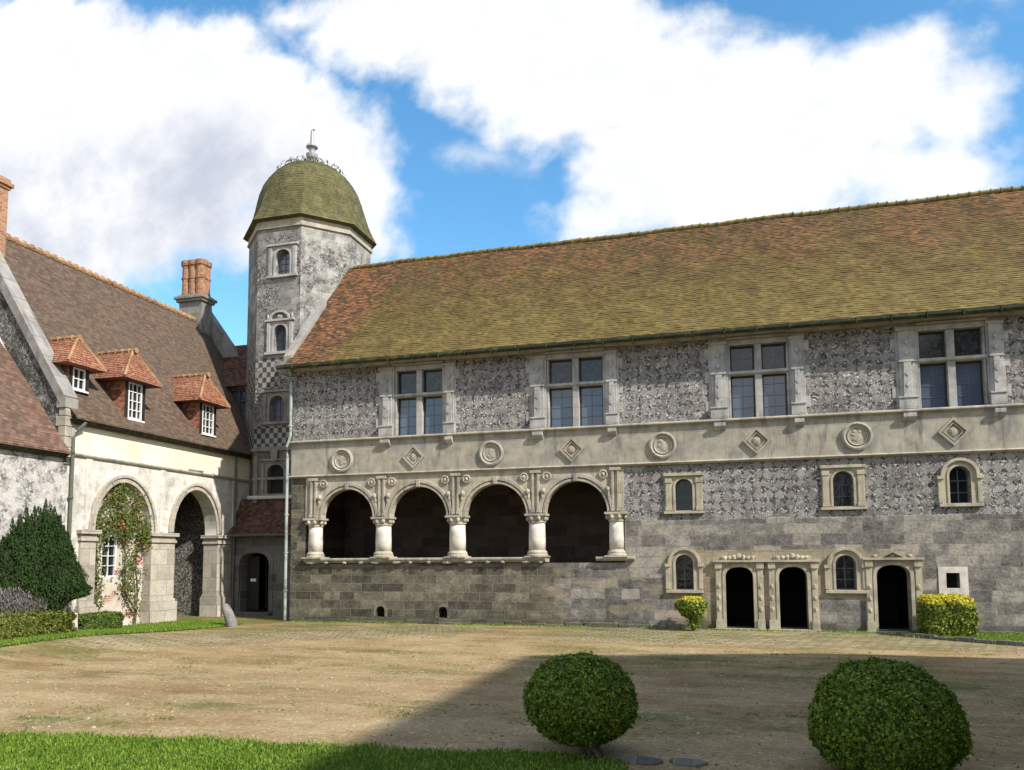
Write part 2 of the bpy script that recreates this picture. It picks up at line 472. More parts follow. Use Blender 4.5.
M['ridge'] = material('ridge_tiles', lambda N: (N.ramp(N.noise(N.pos(), 2.4, 6, 0.7), [(0.3, (0.10, 0.07, 0.045)), (0.5, (0.30, 0.17, 0.085)), (0.75, (0.42, 0.30, 0.18))]), N.bump(N.noise(N.pos(), 20, 5, 0.7), 0.5, 0.02)))
M['ridge_moss'] = material('mossy_ridge_tiles', lambda N: (N.ramp(N.noise(N.pos(), 2.9, 6, 0.7), [(0.3, (0.06, 0.05, 0.02)), (0.5, (0.17, 0.13, 0.045)), (0.75, (0.32, 0.26, 0.14))]), N.bump(N.noise(N.pos(), 20, 5, 0.7), 0.5, 0.02)))


def m_tower(N):
    p = N.pos()
    x, y, z = N.sep(p)
    u = plane_coords(N, 'd')[0]
    f, hf = flint(N, u, z, 0.42, (0.42, 0.41, 0.39), 0.25)
    a, ha = ashlar(N, u, z, 0.62, 0.33, [(0.1, (0.07, 0.068, 0.065)), (0.4, (0.17, 0.163, 0.153)), (0.65, (0.27, 0.258, 0.24)), (0.9, (0.42, 0.40, 0.365))], (0.25, 0.24, 0.22), 0.008, 0.04, 0.85)
    k = N.step(N.noise(p, 0.75, 5, 0.6), 0.46, 0.62)
    c = N.mix(k, f, a)
    h = N.mix(k, hf, ha)
    up = N.step(z, 16.2, 16.35)
    # sun-facing faces whitened: chalky bloom plus sunlight put into the colour
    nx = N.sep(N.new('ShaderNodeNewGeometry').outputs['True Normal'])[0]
    chalk_sun = N.math('MULTIPLY', N.step(nx, 0.3, 0.5), N.step(N.noise(p, 1.9, 7, 0.72), 0.42, 0.62))
    c = N.mix(N.math('MULTIPLY', chalk_sun, 0.6), c, (0.50, 0.48, 0.45))
    c = N.mix(N.math('MULTIPLY', up, 0.5), c, a)
    # chequered band of flint and stone
    ck = N.new('ShaderNodeTexChecker')
    N.put(ck.inputs['Vector'], N.comb(N.math('DIVIDE', x, 0.20), N.math('DIVIDE', z, 0.22), 0.37))
    ck.inputs['Scale'].default_value = 1.0
    ckc = N.mix(ck.outputs['Fac'], (0.045, 0.044, 0.044), (0.33, 0.31, 0.28))
    band = N.math('MAXIMUM', N.math('MULTIPLY', N.step(z, 7.12, 7.14), N.step(z, 8.02, 8.0)), N.math('MULTIPLY', N.math('MULTIPLY', N.step(z, 9.6, 9.64), N.step(z, 11.0, 10.9)), N.step(N.noise(p, 1.2, 3), 0.42, 0.5)))
    c = N.mix(N.math('MULTIPLY', band, 0.85), c, ckc)
    lowk = N.step(z, 7.05, 6.95)
    t, ht = ashlar(N, u, z, 0.6, 0.36, [(0.1, (0.07, 0.06, 0.045)), (0.4, (0.15, 0.13, 0.10)), (0.65, (0.22, 0.19, 0.145)), (0.9, (0.32, 0.28, 0.21))], (0.16, 0.14, 0.11), 0.01, 0.02, 0.6)
    c = N.mix(lowk, c, t)
    st = N.math('MULTIPLY', N.step(N.noise(N.comb(N.math('MULTIPLY', u, 1.9), N.math('MULTIPLY', z, 0.3), 0), 1.0, 5, 0.65), 0.5, 0.7), 0.6)
    c = N.mix(st, c, N.mix(1.0, c, (0.45, 0.44, 0.43), 'MULTIPLY'))
    return c, N.bump(h, 0.7, 0.025)


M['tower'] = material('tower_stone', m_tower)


def m_leftwall(N):
    p = N.pos()
    x, y, z = N.sep(p)
    a, ha = ashlar(N, y, z, 0.55, 0.30, [(0.1, (0.22, 0.20, 0.175)), (0.35, (0.40, 0.37, 0.325)), (0.6, (0.56, 0.53, 0.48)), (0.9, (0.66, 0.63, 0.58))], (0.50, 0.47, 0.42), 0.004, 0.03, 0.95)
    pl = N.ramp(N.noise(p, 0.8, 6, 0.6), [(0.3, (0.60, 0.515, 0.38)), (0.5, (0.73, 0.645, 0.50)), (0.8, (0.78, 0.71, 0.585))])
    k = N.step(z, 5.74, 5.76)
    c = N.mix(k, a, pl)
    st = N.math('MULTIPLY', N.step(N.noise(N.comb(N.math('MULTIPLY', y, 2.2), N.math('MULTIPLY', z, 0.5), 4.0), 1.0, 6, 0.7), 0.52, 0.72), 0.5)
    c = N.mix(st, c, N.mix(1.0, c, (0.60, 0.57, 0.52), 'MULTIPLY'))
    gpt = N.math('MULTIPLY', N.math('MULTIPLY', N.step(N.noise(p, 1.4, 7, 0.72), 0.49, 0.64), N.step(z, 5.85, 5.6)), 0.55)
    c = N.mix(gpt, c, (0.25, 0.235, 0.21))
    foot = N.math('MULTIPLY', N.step(N.math('ADD', z, N.math('MULTIPLY', N.noise(p, 1.5, 5), -1.2)), 0.7, -0.1), 0.6)
    c = N.mix(foot, c, (0.20, 0.185, 0.15))
    h = N.mix(k, ha, N.noise(p, 12, 5, 0.6))
    return c, N.bump(h, 0.45, 0.02)


M['left_wall'] = material('whitened_stone_and_plaster', m_leftwall)


def m_pillar(N):
    x, y, z = N.sep(N.pos())
    c, h = ashlar(N, plane_coords(N, 'd')[0], z, 0.9, 0.55, [(0.1, (0.14, 0.125, 0.105)), (0.4, (0.30, 0.27, 0.225)), (0.65, (0.42, 0.38, 0.32)), (0.9, (0.56, 0.52, 0.45))], (0.25, 0.22, 0.18), 0.01, 0.02, 0.7)
    return c, N.bump(h, 0.5, 0.02)


M['pillar'] = material('grey_pillar_stone', m_pillar)


def m_flint_y(N):
    y, z = plane_coords(N, 'd')
    f, h = flint(N, y, z, 0.36, (0.42, 0.40, 0.36), 0.1)
    return f, N.bump(h, 0.7, 0.025)


def m_flint_pale(N):
    y, z = plane_coords(N, 'y')
    f, h = flint(N, y, z, 0.55, (0.42, 0.41, 0.39), 0.2)
    f = N.mix(N.math('MULTIPLY', N.step(N.noise(N.pos(), 2.2, 5, 0.7), 0.35, 0.62), 0.8), f, (0.56, 0.53, 0.50))
    return f, N.bump(h, 0.5, 0.02)


def m_flint_gable(N):
    x, z = plane_coords(N, 'x')
    f, h = flint(N, x, z, 0.40, (0.38, 0.38, 0.36), 0.2)
    f = N.mix(N.step(N.noise(N.pos(), 1.1, 5, 0.65), 0.45, 0.62), f, (0.045, 0.05, 0.04))
    return f, N.bump(h, 0.7, 0.025)


M['flint_niche'] = material('flint_rubble', m_flint_y)
M['flint_pale'] = material('whitened_flint', m_flint_pale)
M['flint_gable'] = material('dark_flint', m_flint_gable)


def m_infill(N):
    y, z = plane_coords(N, 'y')
    p = N.pos()
    c = N.ramp(N.noise(p, 1.6, 6, 0.65), [(0.3, (0.32, 0.26, 0.215)), (0.5, (0.50, 0.45, 0.385)), (0.75, (0.60, 0.56, 0.50))])
    rnd, fac = N.brick(N.comb(y, z, 0), 0.23, 0.075, 0.01)
    bc = N.mix(fac, N.ramp(N.sep(rnd)[0], [(0, (0.26, 0.10, 0.06)), (1, (0.42, 0.19, 0.12))]), (0.5, 0.45, 0.38))
    k = N.step(N.noise(N.comb(y, N.math('MULTIPLY', z, 2.5), 2), 1.1, 4, 0.6), 0.55, 0.68)
    return N.mix(k, c, bc), N.bump(N.math('ADD', N.noise(p, 20, 5, 0.7), fac), 0.4, 0.01)


M['infill'] = material('patched_plaster_and_brick', m_infill)


def m_porch(N):
    x, y, z = N.sep(N.pos())
    c, h = ashlar(N, x, z, 0.62, 0.36, [(0.1, (0.05, 0.046, 0.044)), (0.4, (0.12, 0.11, 0.105)), (0.65, (0.18, 0.165, 0.15)), (0.9, (0.27, 0.25, 0.22))], (0.22, 0.20, 0.17), 0.012, 0.03, 0.6)
    return c, N.bump(h, 0.7, 0.025)


M['porch'] = material('grey_porch_stone', m_porch)


def m_brick(N):
    x, y, z = N.sep(N.pos())
    rnd, fac = N.brick(N.comb(plane_coords(N, 'd')[0], z, 0), 0.24, 0.075, 0.009)
    t = N.math('ADD', N.math('MULTIPLY', N.sep(rnd)[0], 0.5), N.math('MULTIPLY', N.noise(N.pos(), 1.5, 5, 0.65), 0.6))
    c = N.ramp(t, [(0.2, (0.12, 0.055, 0.035)), (0.5, (0.28, 0.115, 0.06)), (0.8, (0.38, 0.19, 0.105))])
    c = N.mix(fac, c, (0.34, 0.26, 0.18))
    return c, N.bump(N.math('SUBTRACT', N.noise(N.pos(), 20, 4), fac), 0.5, 0.015)


M['brick'] = material('orange_brick', m_brick)
M['darkstone'] = material('dark_weathered_stone', limestone((0.22, 0.21, 0.19), (0.09, 0.088, 0.08), 'd', (0.6, 0.4), 0.8))
M['coping'] = material('grey_coping_stone', limestone((0.26, 0.245, 0.23), (0.11, 0.107, 0.10), 'd', None, 0.8))
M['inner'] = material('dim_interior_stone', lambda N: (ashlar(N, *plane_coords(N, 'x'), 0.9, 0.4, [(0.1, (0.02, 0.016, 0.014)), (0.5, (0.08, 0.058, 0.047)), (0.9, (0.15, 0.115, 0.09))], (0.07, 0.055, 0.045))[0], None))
M['void'] = material('painted_room_dark', lambda N: (N.mix(N.noise(N.pos(), 1.5, 4), (0.016, 0.013, 0.011), (0.035, 0.03, 0.026)), None))  # near-black colour stands in for the darkness inside the openings
M['glass'] = material('window_glass', lambda N: (N.mix(N.noise(N.pos(), 0.9, 3), (0.042, 0.062, 0.095), (0.095, 0.130, 0.185)), N.bump(N.noise(N.pos(), 3.0, 3), 0.05, 0.05)), 0.06, 0.9)  # blue base colour stands in for sky reflected in the panes


M['glass_dark'] = material('old_dark_glass', lambda N: (N.mix(N.noise(N.pos(), 0.9, 3), (0.006, 0.008, 0.012), (0.014, 0.018, 0.026)), N.bump(N.noise(N.pos(), 4.0, 3), 0.15, 0.05)), 0.12, 0.4)


def m_lead(N):
    x, z = plane_coords(N, 'x')
    rnd = N.vor(N.comb(x, z, 0), 9.0, 'F1', 'Color')
    e = N.vor(N.comb(x, z, 0), 9.0, 'DISTANCE_TO_EDGE', 'Distance')
    c = N.ramp(N.sep(rnd)[0], [(0.0, (0.010, 0.014, 0.020)), (0.5, (0.020, 0.035, 0.045)), (0.8, (0.04, 0.06, 0.06)), (1.0, (0.07, 0.06, 0.03))])
    return N.mix(N.step(e, 0.06, 0.02), c, (0.02, 0.02, 0.022)), None


M['lead'] = material('leaded_glass', m_lead, 0.12, 0.6)
M['dark_wood'] = material('dark_painted_wood', lambda N: (N.mix(N.noise(N.comb(N.sep(N.pos())[0], N.sep(N.pos())[1], N.math('MULTIPLY', N.sep(N.pos())[2], 0.1)), 30, 3), (0.012, 0.011, 0.010), (0.03, 0.026, 0.022)), None), 0.5, 0.4)
M['bar'] = material('grey_glazing_bars', lambda N: (N.mix(N.noise(N.pos(), 8, 3), (0.06, 0.065, 0.07), (0.13, 0.135, 0.14)), None), 0.6, 0.3)
M['thin_bar'] = material('grey_blue_lead_bars', lambda N: (N.mix(N.noise(N.pos(), 8, 3), (0.09, 0.105, 0.13), (0.16, 0.18, 0.20)), None), 0.6, 0.3)
M['white_wood'] = material('white_painted_wood', lambda N: (N.mix(N.noise(N.pos(), 6, 5, 0.7), (0.55, 0.54, 0.52), (0.8, 0.8, 0.78)), None), 0.5, 0.4)
M['pipe'] = material('grey_green_painted_pipe', lambda N: (N.mix(N.step(N.noise(N.pos(), 2.0, 5, 0.65), 0.45, 0.65), (0.30, 0.35, 0.33), (0.13, 0.14, 0.12)), None), 0.5, 0.4)
M['zinc'] = material('dark_zinc', lambda N: (N.mix(N.noise(N.pos(), 3, 5, 0.65), (0.05, 0.06, 0.05), (0.13, 0.14, 0.115)), None), 0.5, 0.4)
M['gutter'] = material('mossy_gutter', lambda N: (N.mix(N.step(N.noise(N.pos(), 4, 5, 0.7), 0.45, 0.65), (0.025, 0.03, 0.018), (0.07, 0.075, 0.03)), N.bump(N.noise(N.pos(), 20, 4), 0.4, 0.02)))
M['flash'] = material('pale_mortar_flashing', lambda N: (N.mix(N.noise(N.pos(), 4, 6, 0.7), (0.40, 0.38, 0.34), (0.68, 0.66, 0.62)), N.bump(N.noise(N.pos(), 15, 4), 0.4, 0.02)))
M['finial'] = material('grey_lead', lambda N: (N.mix(N.noise(N.pos(), 6, 5, 0.65), (0.16, 0.165, 0.18), (0.38, 0.39, 0.41)), None), 0.45, 0.5)
M['paper'] = material('white_paper_notice', lambda N: (N.mix(N.noise(N.pos(), 5, 2), (0.72, 0.72, 0.70), (0.8, 0.8, 0.79)), None), 0.7)
M['bark'] = material('bark', lambda N: (N.mix(N.noise(N.pos(), 18, 5, 0.7), (0.05, 0.04, 0.028), (0.17, 0.135, 0.10)), N.bump(N.noise(N.pos(), 25, 5), 0.6, 0.02)))
M['core_shade'] = material('painted_core_shade', lambda N: (N.mix(N.noise(N.pos(), 22, 4, 0.7), (0.014, 0.022, 0.007), (0.035, 0.05, 0.016)), N.bump(N.noise(N.pos(), 30, 4), 0.8, 0.03)))  # solid bush core, dark colour stands in for shade inside the foliage


def leafmat(name, cols, clump=1.5, top=None, rough=0.5):
    def fn(N):
        p = N.pos()
        t = N.math('ADD', N.math('MULTIPLY', N.island(), 0.55), N.math('MULTIPLY', N.noise(p, clump, 4, 0.6), 0.55))
        c = N.ramp(t, cols)
        if top:
            z = N.sep(p)[2]
            k = N.step(N.math('ADD', z, N.math('MULTIPLY', N.math('SUBTRACT', N.noise(p, 3.0, 4, 0.6), 0.5), top[2])), top[0], top[1])
            c = N.mix(k, c, N.mix(N.island(), top[3], top[4]))
        return c, None
    m = material(name, fn, rough, 0.3)
    b = m.node_tree.nodes['Principled BSDF']
    b.inputs['Subsurface Weight'].default_value = 0.0
    # thin leaves let some light through
    nt = m.node_tree
    tr = nt.nodes.new('ShaderNodeBsdfTranslucent')
    mixs = nt.nodes.new('ShaderNodeMixShader')
    mixs.inputs[0].default_value = 0.25
    src = b.inputs['Base Color'].links[0].from_socket
    nt.links.new(src, tr.inputs[0])
    nt.links.new(b.outputs[0], mixs.inputs[1])
    nt.links.new(tr.outputs[0], mixs.inputs[2])
    nt.links.new(mixs.outputs[0], nt.nodes['Material Output'].inputs[0])
    return m


M['box_leaf'] = leafmat('boxwood_leaves', [(0.15, (0.022, 0.046, 0.005)), (0.42, (0.068, 0.120, 0.010)), (0.65, (0.15, 0.22, 0.02)), (0.92, (0.29, 0.35, 0.04))], 5.0)
M['yew_leaf'] = leafmat('yew_needles', [(0.15, (0.008, 0.022, 0.005)), (0.5, (0.019, 0.045, 0.009)), (0.8, (0.040, 0.080, 0.014)), (1.0, (0.07, 0.115, 0.022))], 1.6, None, 0.7)
M['hedge_leaf'] = leafmat('hedge_leaves', [(0.15, (0.03, 0.06, 0.01)), (0.5, (0.075, 0.13, 0.02)), (0.9, (0.16, 0.22, 0.04))], 3)
M['hedge_gold'] = leafmat('yellowing_hedge_leaves', [(0.15, (0.04, 0.065, 0.012)), (0.5, (0.11, 0.14, 0.022)), (0.9, (0.24, 0.25, 0.05))], 3)
M['gold_leaf'] = leafmat('golden_privet_leaves', [(0.15, (0.04, 0.08, 0.012)), (0.5, (0.13, 0.19, 0.025)), (0.9, (0.33, 0.36, 0.05))], 3, (0.95, 1.12, 0.25, (0.50, 0.44, 0.03), (0.62, 0.56, 0.06)))
M['lav_leaf'] = leafmat('lavender_stems', [(0.15, (0.05, 0.07, 0.03)), (0.5, (0.10, 0.12, 0.06)), (0.9, (0.18, 0.18, 0.11))], 3, (0.95, 1.3, 0.3, (0.12, 0.10, 0.105), (0.19, 0.165, 0.165)))
M['rose_leaf'] = leafmat('rose_leaves', [(0.12, (0.03, 0.06, 0.010)), (0.45, (0.075, 0.12, 0.018)), (0.66, (0.13, 0.16, 0.03)), (0.80, (0.20, 0.13, 0.04)), (0.97, (0.24, 0.07, 0.03))], 1.3)
M['petal'] = leafmat('red_rose_petals', [(0.2, (0.35, 0.03, 0.03)), (0.8, (0.55, 0.10, 0.10))], 3)
M['grass'] = leafmat('grass_blades', [(0.12, (0.045, 0.085, 0.012)), (0.35, (0.095, 0.18, 0.016)), (0.6, (0.15, 0.25, 0.022)), (0.9, (0.27, 0.34, 0.06))], 1.6)
M['weed'] = leafmat('roof_weeds', [(0.15, (0.03, 0.035, 0.012)), (0.5, (0.08, 0.08, 0.03)), (0.9, (0.17, 0.15, 0.07))], 3)


def m_ground(N):
    p = N.pos()
    x, y, z = N.sep(p)
    fx = N.comb(x, y, 0)
    stre = N.comb(N.math('MULTIPLY', x, 0.45), y, 0)
    n1 = N.noise(fx, 0.35, 7, 0.65)
    n2 = N.noise(stre, 1.3, 6, 0.65)
    peb = N.vor(fx, 26, 'F1', 'Color')
    pr = N.sep(peb)[0]
    c = N.ramp(N.math('ADD', N.math('MULTIPLY', n1, 0.55), N.math('MULTIPLY', n2, 0.5)),
               [(0.32, (0.17, 0.108, 0.052)), (0.47, (0.265, 0.186, 0.098)), (0.6, (0.335, 0.255, 0.145)), (0.75, (0.385, 0.315, 0.195))])
    peb_c = N.ramp(pr, [(0.0, 0.82), (0.5, 0.98), (0.9, 1.08), (0.96, 1.3), (1.0, 1.6)])
    c = N.mix(1.0, c, peb_c, 'MULTIPLY')
    # thin grass and moss growing through the gravel
    gr = N.noise(N.comb(N.math('MULTIPLY', x, 0.5), y, 7), 0.55, 6, 0.68)
    gf = N.noise(fx, 9.0, 4, 0.7)
    nearw = N.step(y, 19.5, 23.5)
    k = N.math('ADD', gr, N.math('ADD', N.math('MULTIPLY', N.math('SUBTRACT', gf, 0.5), 0.55), N.math('MULTIPLY', nearw, 0.13)))
    patch = N.math('MULTIPLY', N.math('MULTIPLY', N.step(y, 14.5, 16.0), N.step(y, 19.6, 18.4)), N.step(x, -5.0, -3.5))
    k = N.math('ADD', k, N.math('MULTIPLY', patch, 0.07))
    k = N.math('MULTIPLY', N.step(k, 0.50, 0.68), 0.8)
    c = N.mix(k, c, N.ramp(N.noise(fx, 6, 4), [(0.3, (0.06, 0.075, 0.018)), (0.7, (0.15, 0.155, 0.05))]))
    # stone setts in front of the long wing and across the left
    rot = N.comb(N.math('ADD', N.math('MULTIPLY', x, 0.93), N.math('MULTIPLY', y, 0.36)), N.math('SUBTRACT', N.math('MULTIPLY', y, 0.93), N.math('MULTIPLY', x, 0.36)), 0)
    rnd, fac = N.brick(N.vmath('ADD', rot, N.vmath('MULTIPLY', N.noise(fx, 1.5, 3, color=True), (0.12, 0.12, 0))), 0.42, 0.26, 0.03, 0.3)
    sc_ = N.mix(fac, N.ramp(N.math('ADD', N.math('MULTIPLY', N.sep(rnd)[0], 0.6), N.math('MULTIPLY', n2, 0.4)), [(0.2, (0.20, 0.165, 0.11)), (0.8, (0.36, 0.315, 0.22))]), (0.09, 0.095, 0.035))
    wv = N.math('MULTIPLY', N.math('SUBTRACT', n1, 0.5), 3.0)
    b1 = N.math('MULTIPLY', N.step(N.math('ADD', y, wv), 20.3, 21.2), N.step(x, -7.0, -3.0))
    dl = N.math('ADD', N.math('SUBTRACT', y, N.math('MULTIPLY', x, 0.62)), wv)      # a band running up to the corner
    b2 = N.math('MULTIPLY', N.math('MULTIPLY', N.step(dl, 26.9, 27.4), N.step(dl, 31.0, 30.2)), N.step(x, -6.5, -9.0))
    ks = N.math('MULTIPLY', N.math('MAXIMUM', b1, b2), N.math('SUBTRACT', 0.72, N.math('MULTIPLY', N.step(gf, 0.42, 0.62), 0.45)))
    c = N.mix(ks, c, sc_)
    ruts = N.noise(N.comb(N.math('ADD', N.math('MULTIPLY', x, 0.10), N.math('MULTIPLY', y, 0.02)), N.math('MULTIPLY', y, 0.9), 9), 1.3, 5, 0.6)
    c = N.mix(N.math('MULTIPLY', N.step(ruts, 0.52, 0.66), 0.5), c, N.mix(1.0, c, (0.62, 0.56, 0.50), 'MULTIPLY'))
    h = N.math('ADD', N.math('MULTIPLY', pr, 0.5), N.math('ADD', N.math('MULTIPLY', N.noise(fx, 4, 5), 0.8), N.math('MULTIPLY', N.math('MULTIPLY', fac, ks), -1.0)))
    return c, N.bump(h, 0.7, 0.03)


M['ground'] = material('gravel_and_setts', m_ground, 0.95, 0.1)
M['gravel'] = material('pebbles', lambda N: (N.ramp(N.island(), [(0.0, (0.09, 0.075, 0.055)), (0.4, (0.24, 0.20, 0.14)), (0.85, (0.32, 0.27, 0.19)), (1.0, (0.46, 0.42, 0.34))]), None), 0.9, 0.1)
M['soil'] = material('lawn_soil', lambda N: (N.mix(N.noise(N.pos(), 3, 5, 0.65), (0.035, 0.06, 0.012), (0.085, 0.12, 0.028)), None), 0.95, 0.1)


# ------------------------------------------------------------------ geometry helpers
def ident(u, v, w):
    return (u, v, w)


class MB:
    """collects shapes for ONE mesh"""

    def __init__(s):
        s.v = []
        s.f = []

    def add(s, vs, fs):
        n = len(s.v)
        s.v += [tuple(p) for p in vs]
        s.f += [tuple(i + n for i in f) for f in fs]
        return s

    def box(s, u0, u1, v0, v1, w0, w1, mp=ident):
        vs = [mp(u, v, w) for w in (w0, w1) for v in (v0, v1) for u in (u0, u1)]
        return s.add(vs, [(0, 1, 3, 2), (4, 5, 7, 6), (0, 1, 5, 4), (2, 3, 7, 6), (0, 2, 6, 4), (1, 3, 7, 5)])

    def prism(s, pts, w0, w1, mp=ident, caps=True):
        n = len(pts)
        vs = [mp(u, v, w0) for u, v in pts] + [mp(u, v, w1) for u, v in pts]
        fs = [(i, (i + 1) % n, n + (i + 1) % n, n + i) for i in range(n)]
        if caps:
            fs += [tuple(range(n)), tuple(range(n, 2 * n))]
        return s.add(vs, fs)

    def band(s, inner, outer, w0, w1, mp=ident, closed=False):
        """a flat ring or strip between two outlines with the same number of points"""
        n = len(inner)
        vs = [mp(*p, w0) for p in inner] + [mp(*p, w0) for p in outer] + [mp(*p, w1) for p in inner] + [mp(*p, w1) for p in outer]
        fs = []
        m = n if closed else n - 1
        for i in range(m):
            j = (i + 1) % n
            fs += [(i, j, n + j, n + i), (2 * n + i, 2 * n + j, 3 * n + j, 3 * n + i), (i, j, 2 * n + j, 2 * n + i), (n + i, n + j, 3 * n + j, 3 * n + i)]
        if not closed:
            fs += [(0, n, 3 * n, 2 * n), (n - 1, 2 * n - 1, 4 * n - 1, 3 * n - 1)]
        return s.add(vs, fs)

    def holed(s, outer, holes, w0, w1, mp=ident, back=False, rim=False):
        """a wall panel with openings: front face at w1 and reveals back to w0"""
        pts, edges = [], []
        for loop in [outer] + holes:
            b = len(pts)
            pts += [Vector(p) for p in loop]
            edges += [(b + i, b + (i + 1) % len(loop)) for i in range(len(loop))]
        vo, _, fo, *_ = delaunay_2d_cdt(pts, edges, [], 1, 1e-5)
        mid = lambda f: (sum(vo[i].x for i in f) / len(f), sum(vo[i].y for i in f) / len(f))
        fo = [f for f in fo if not any(inside(mid(f), h) for h in holes)]
        s.add([mp(p.x, p.y, w1) for p in vo], fo)
        if back:
            s.add([mp(p.x, p.y, w0) for p in vo], fo)
        for loop in holes + ([outer] if rim else []):
            s.prism(loop, w0, w1, mp, caps=False)
        return s

    def lathe(s, prof, c, seg=16, mp=ident, a0=0.0, a1=2 * math.pi):
        """profile (radius, height) turned about a vertical axis at c=(u, w)"""
        full = abs(a1 - a0 - 2 * math.pi) < 1e-6
        m = seg if full else seg + 1
        vs = []
        for r, h in prof:
            for k in range(m):
                a = a0 + (a1 - a0) * k / seg
                vs.append(mp(c[0] + r * math.cos(a), h, c[1] + r * math.sin(a)))
        fs = []
        for i in range(len(prof) - 1):
            for k in range(seg):
                k2 = (k + 1) % m
                fs.append((i * m + k, i * m + k2, (i + 1) * m + k2, (i + 1) * m + k))
        if full:
            fs += [tuple(range(m)), tuple((len(prof) - 1) * m + k for k in range(m))]
        return s.add(vs, fs)

    def disc(s, cu, cv, prof, mp, seg=28):
        """profile (radius, proud) turned about the wall's normal: roundels"""
        vs = []
        for r, w in prof:
            vs += [mp(cu + r * math.cos(2 * math.pi * k / seg), cv + r * math.sin(2 * math.pi * k / seg), w) for k in range(seg)]
        fs = [(i * seg + k, i * seg + (k + 1) % seg, (i + 1) * seg + (k + 1) % seg, (i + 1) * seg + k) for i in range(len(prof) - 1) for k in range(seg)]
        fs.append(tuple((len(prof) - 1) * seg + k for k in range(seg)))
        return s.add(vs, fs)

    def tube(s, path, r, seg=8):
        path = [Vector(p) for p in path]
        rr = r if hasattr(r, '__len__') else [r] * len(path)
        vs = []
        for i, p in enumerate(path):
            t = (path[min(i + 1, len(path) - 1)] - path[max(i - 1, 0)]).normalized()
            a = t.orthogonal().normalized() if abs(t.z) < 0.99 else Vector((1, 0, 0))
            a = (a - t * a.dot(t)).normalized()
            b = t.cross(a)
            vs += [p + (a * math.cos(2 * math.pi * k / seg) + b * math.sin(2 * math.pi * k / seg)) * rr[i] for k in range(seg)]
        fs = [(i * seg + k, i * seg + (k + 1) % seg, (i + 1) * seg + (k + 1) % seg, (i + 1) * seg + k) for i in range(len(path) - 1) for k in range(seg)]
        fs += [tuple(range(seg)), tuple((len(path) - 1) * seg + k for k in range(seg))]
        return s.add(vs, fs)

    def blob(s, c, r, seg=8, rings=6, mp=None, jit=0.0):
        vs, fs = [], []
        for i in range(1, rings):
            th = math.pi * i / rings
            for k in range(seg):
                ph = 2 * math.pi * k / seg
                q = 1 + random.uniform(-jit, jit)
                p = (c[0] + r[0] * q * math.sin(th) * math.cos(ph), c[1] + r[1] * q * math.cos(th), c[2] + r[2] * q * math.sin(th) * math.sin(ph))
                vs.append(mp(*p) if mp else p)
        top, bot = (c[0], c[1] + r[1], c[2]), (c[0], c[1] - r[1], c[2])
        vs += [mp(*top) if mp else top, mp(*bot) if mp else bot]
        n = len(vs)
        for i in range(rings - 2):
            for k in range(seg):
                fs.append((i * seg + k, i * seg + (k + 1) % seg, (i + 1) * seg + (k + 1) % seg, (i + 1) * seg + k))
        for k in range(seg):
            fs.append((n - 2, (k + 1) % seg, k))
            fs.append((n - 1, (rings - 2) * seg + k, (rings - 2) * seg + (k + 1) % seg))
        return s.add(vs, fs)

    def courses(s, e0, e1, r0, r1, course, lift, seg, jit=0.008, sag=None):
        """tile courses from the eave e0-e1 up to the ridge r0-r1: each row laps the one below"""
        e0, e1, r0, r1 = map(Vector, (e0, e1, r0, r1))
        nrm = (e1 - e0).cross(r0 - e0).normalized()
        if nrm.z < 0:
            nrm = -nrm
        L = ((r0 - e0).length + (r1 - e1).length) / 2
        rows = max(2, int(round(L / course)))
        for i in range(rows):
            t0, t1 = i / rows, min(1.0, (i + 1.25) / rows)
            a, b = e0.lerp(r0, t0), e1.lerp(r1, t0)
            c, d = e0.lerp(r0, t1), e1.lerp(r1, t1)
            low, up, under = [], [], []
            for k in range(seg + 1):
                t = k / seg
                j = random.uniform(-jit, jit)
                q = a.lerp(b, t)
                if sag:
                    q = q + nrm * sag(q.x, (i + 0.0) / rows)
                low.append(q + nrm * (lift + j) + (r0 - e0).normalized() * random.uniform(-jit, jit))
                under.append(q + nrm * (j * 0.2 - 0.004))
                q2 = c.lerp(d, t)
                up.append(q2 + nrm * (0.002 + (sag(q2.x, t1) if sag else 0)))
            n = seg + 1
            s.add(low + up + under, [(k, k + 1, n + k + 1, n + k) for k in range(seg)] + [(k, k + 1, 2 * n + k + 1, 2 * n + k) for k in range(seg)])
        return s

    def build(s, name, mat, parent=None, smooth=False, bevel=0.0, label=None, auto=False):
        o0 = Vector((0, 0, 0))
        q = parent
        while q is not None:
            o0 += q.location
            q = q.parent
        me = bpy.data.meshes.new(name)
        me.from_pydata([tuple(Vector(p) - o0) for p in s.v], [], s.f)
        bm = bmesh.new()
        bm.from_mesh(me)
        bmesh.ops.remove_doubles(bm, verts=bm.verts, dist=1e-5)
        bmesh.ops.recalc_face_normals(bm, faces=bm.faces)
        bm.to_mesh(me)
        bm.free()
        me.materials.append(M[mat])
        if smooth:
            me.shade_smooth()
        o = bpy.data.objects.new(name, me)
        COL.objects.link(o)
        if parent is not None:
            o.parent = parent
        if bevel:
            b = o.modifiers.new('edge', 'BEVEL')
            b.width = bevel
            b.segments = 2
            b.limit_method = 'ANGLE'
            b.angle_limit = rad(40)
        if label:
            o['label'] = label
        return o


def thing(name, label, cat, loc, group=None):
    o = bpy.data.objects.new(name, None)
    COL.objects.link(o)
    o.location = loc
    o.empty_display_size = 0.3
    o['label'] = label
    o['category'] = cat
    if group:
        o['group'] = group
    return o


def tag(o, label, cat, group=None, kind=None):
    if kind:
        o['kind'] = kind
    if label:
        o['label'] = label
    if cat:
        o['category'] = cat
    if group:
        o['group'] = group
    return o


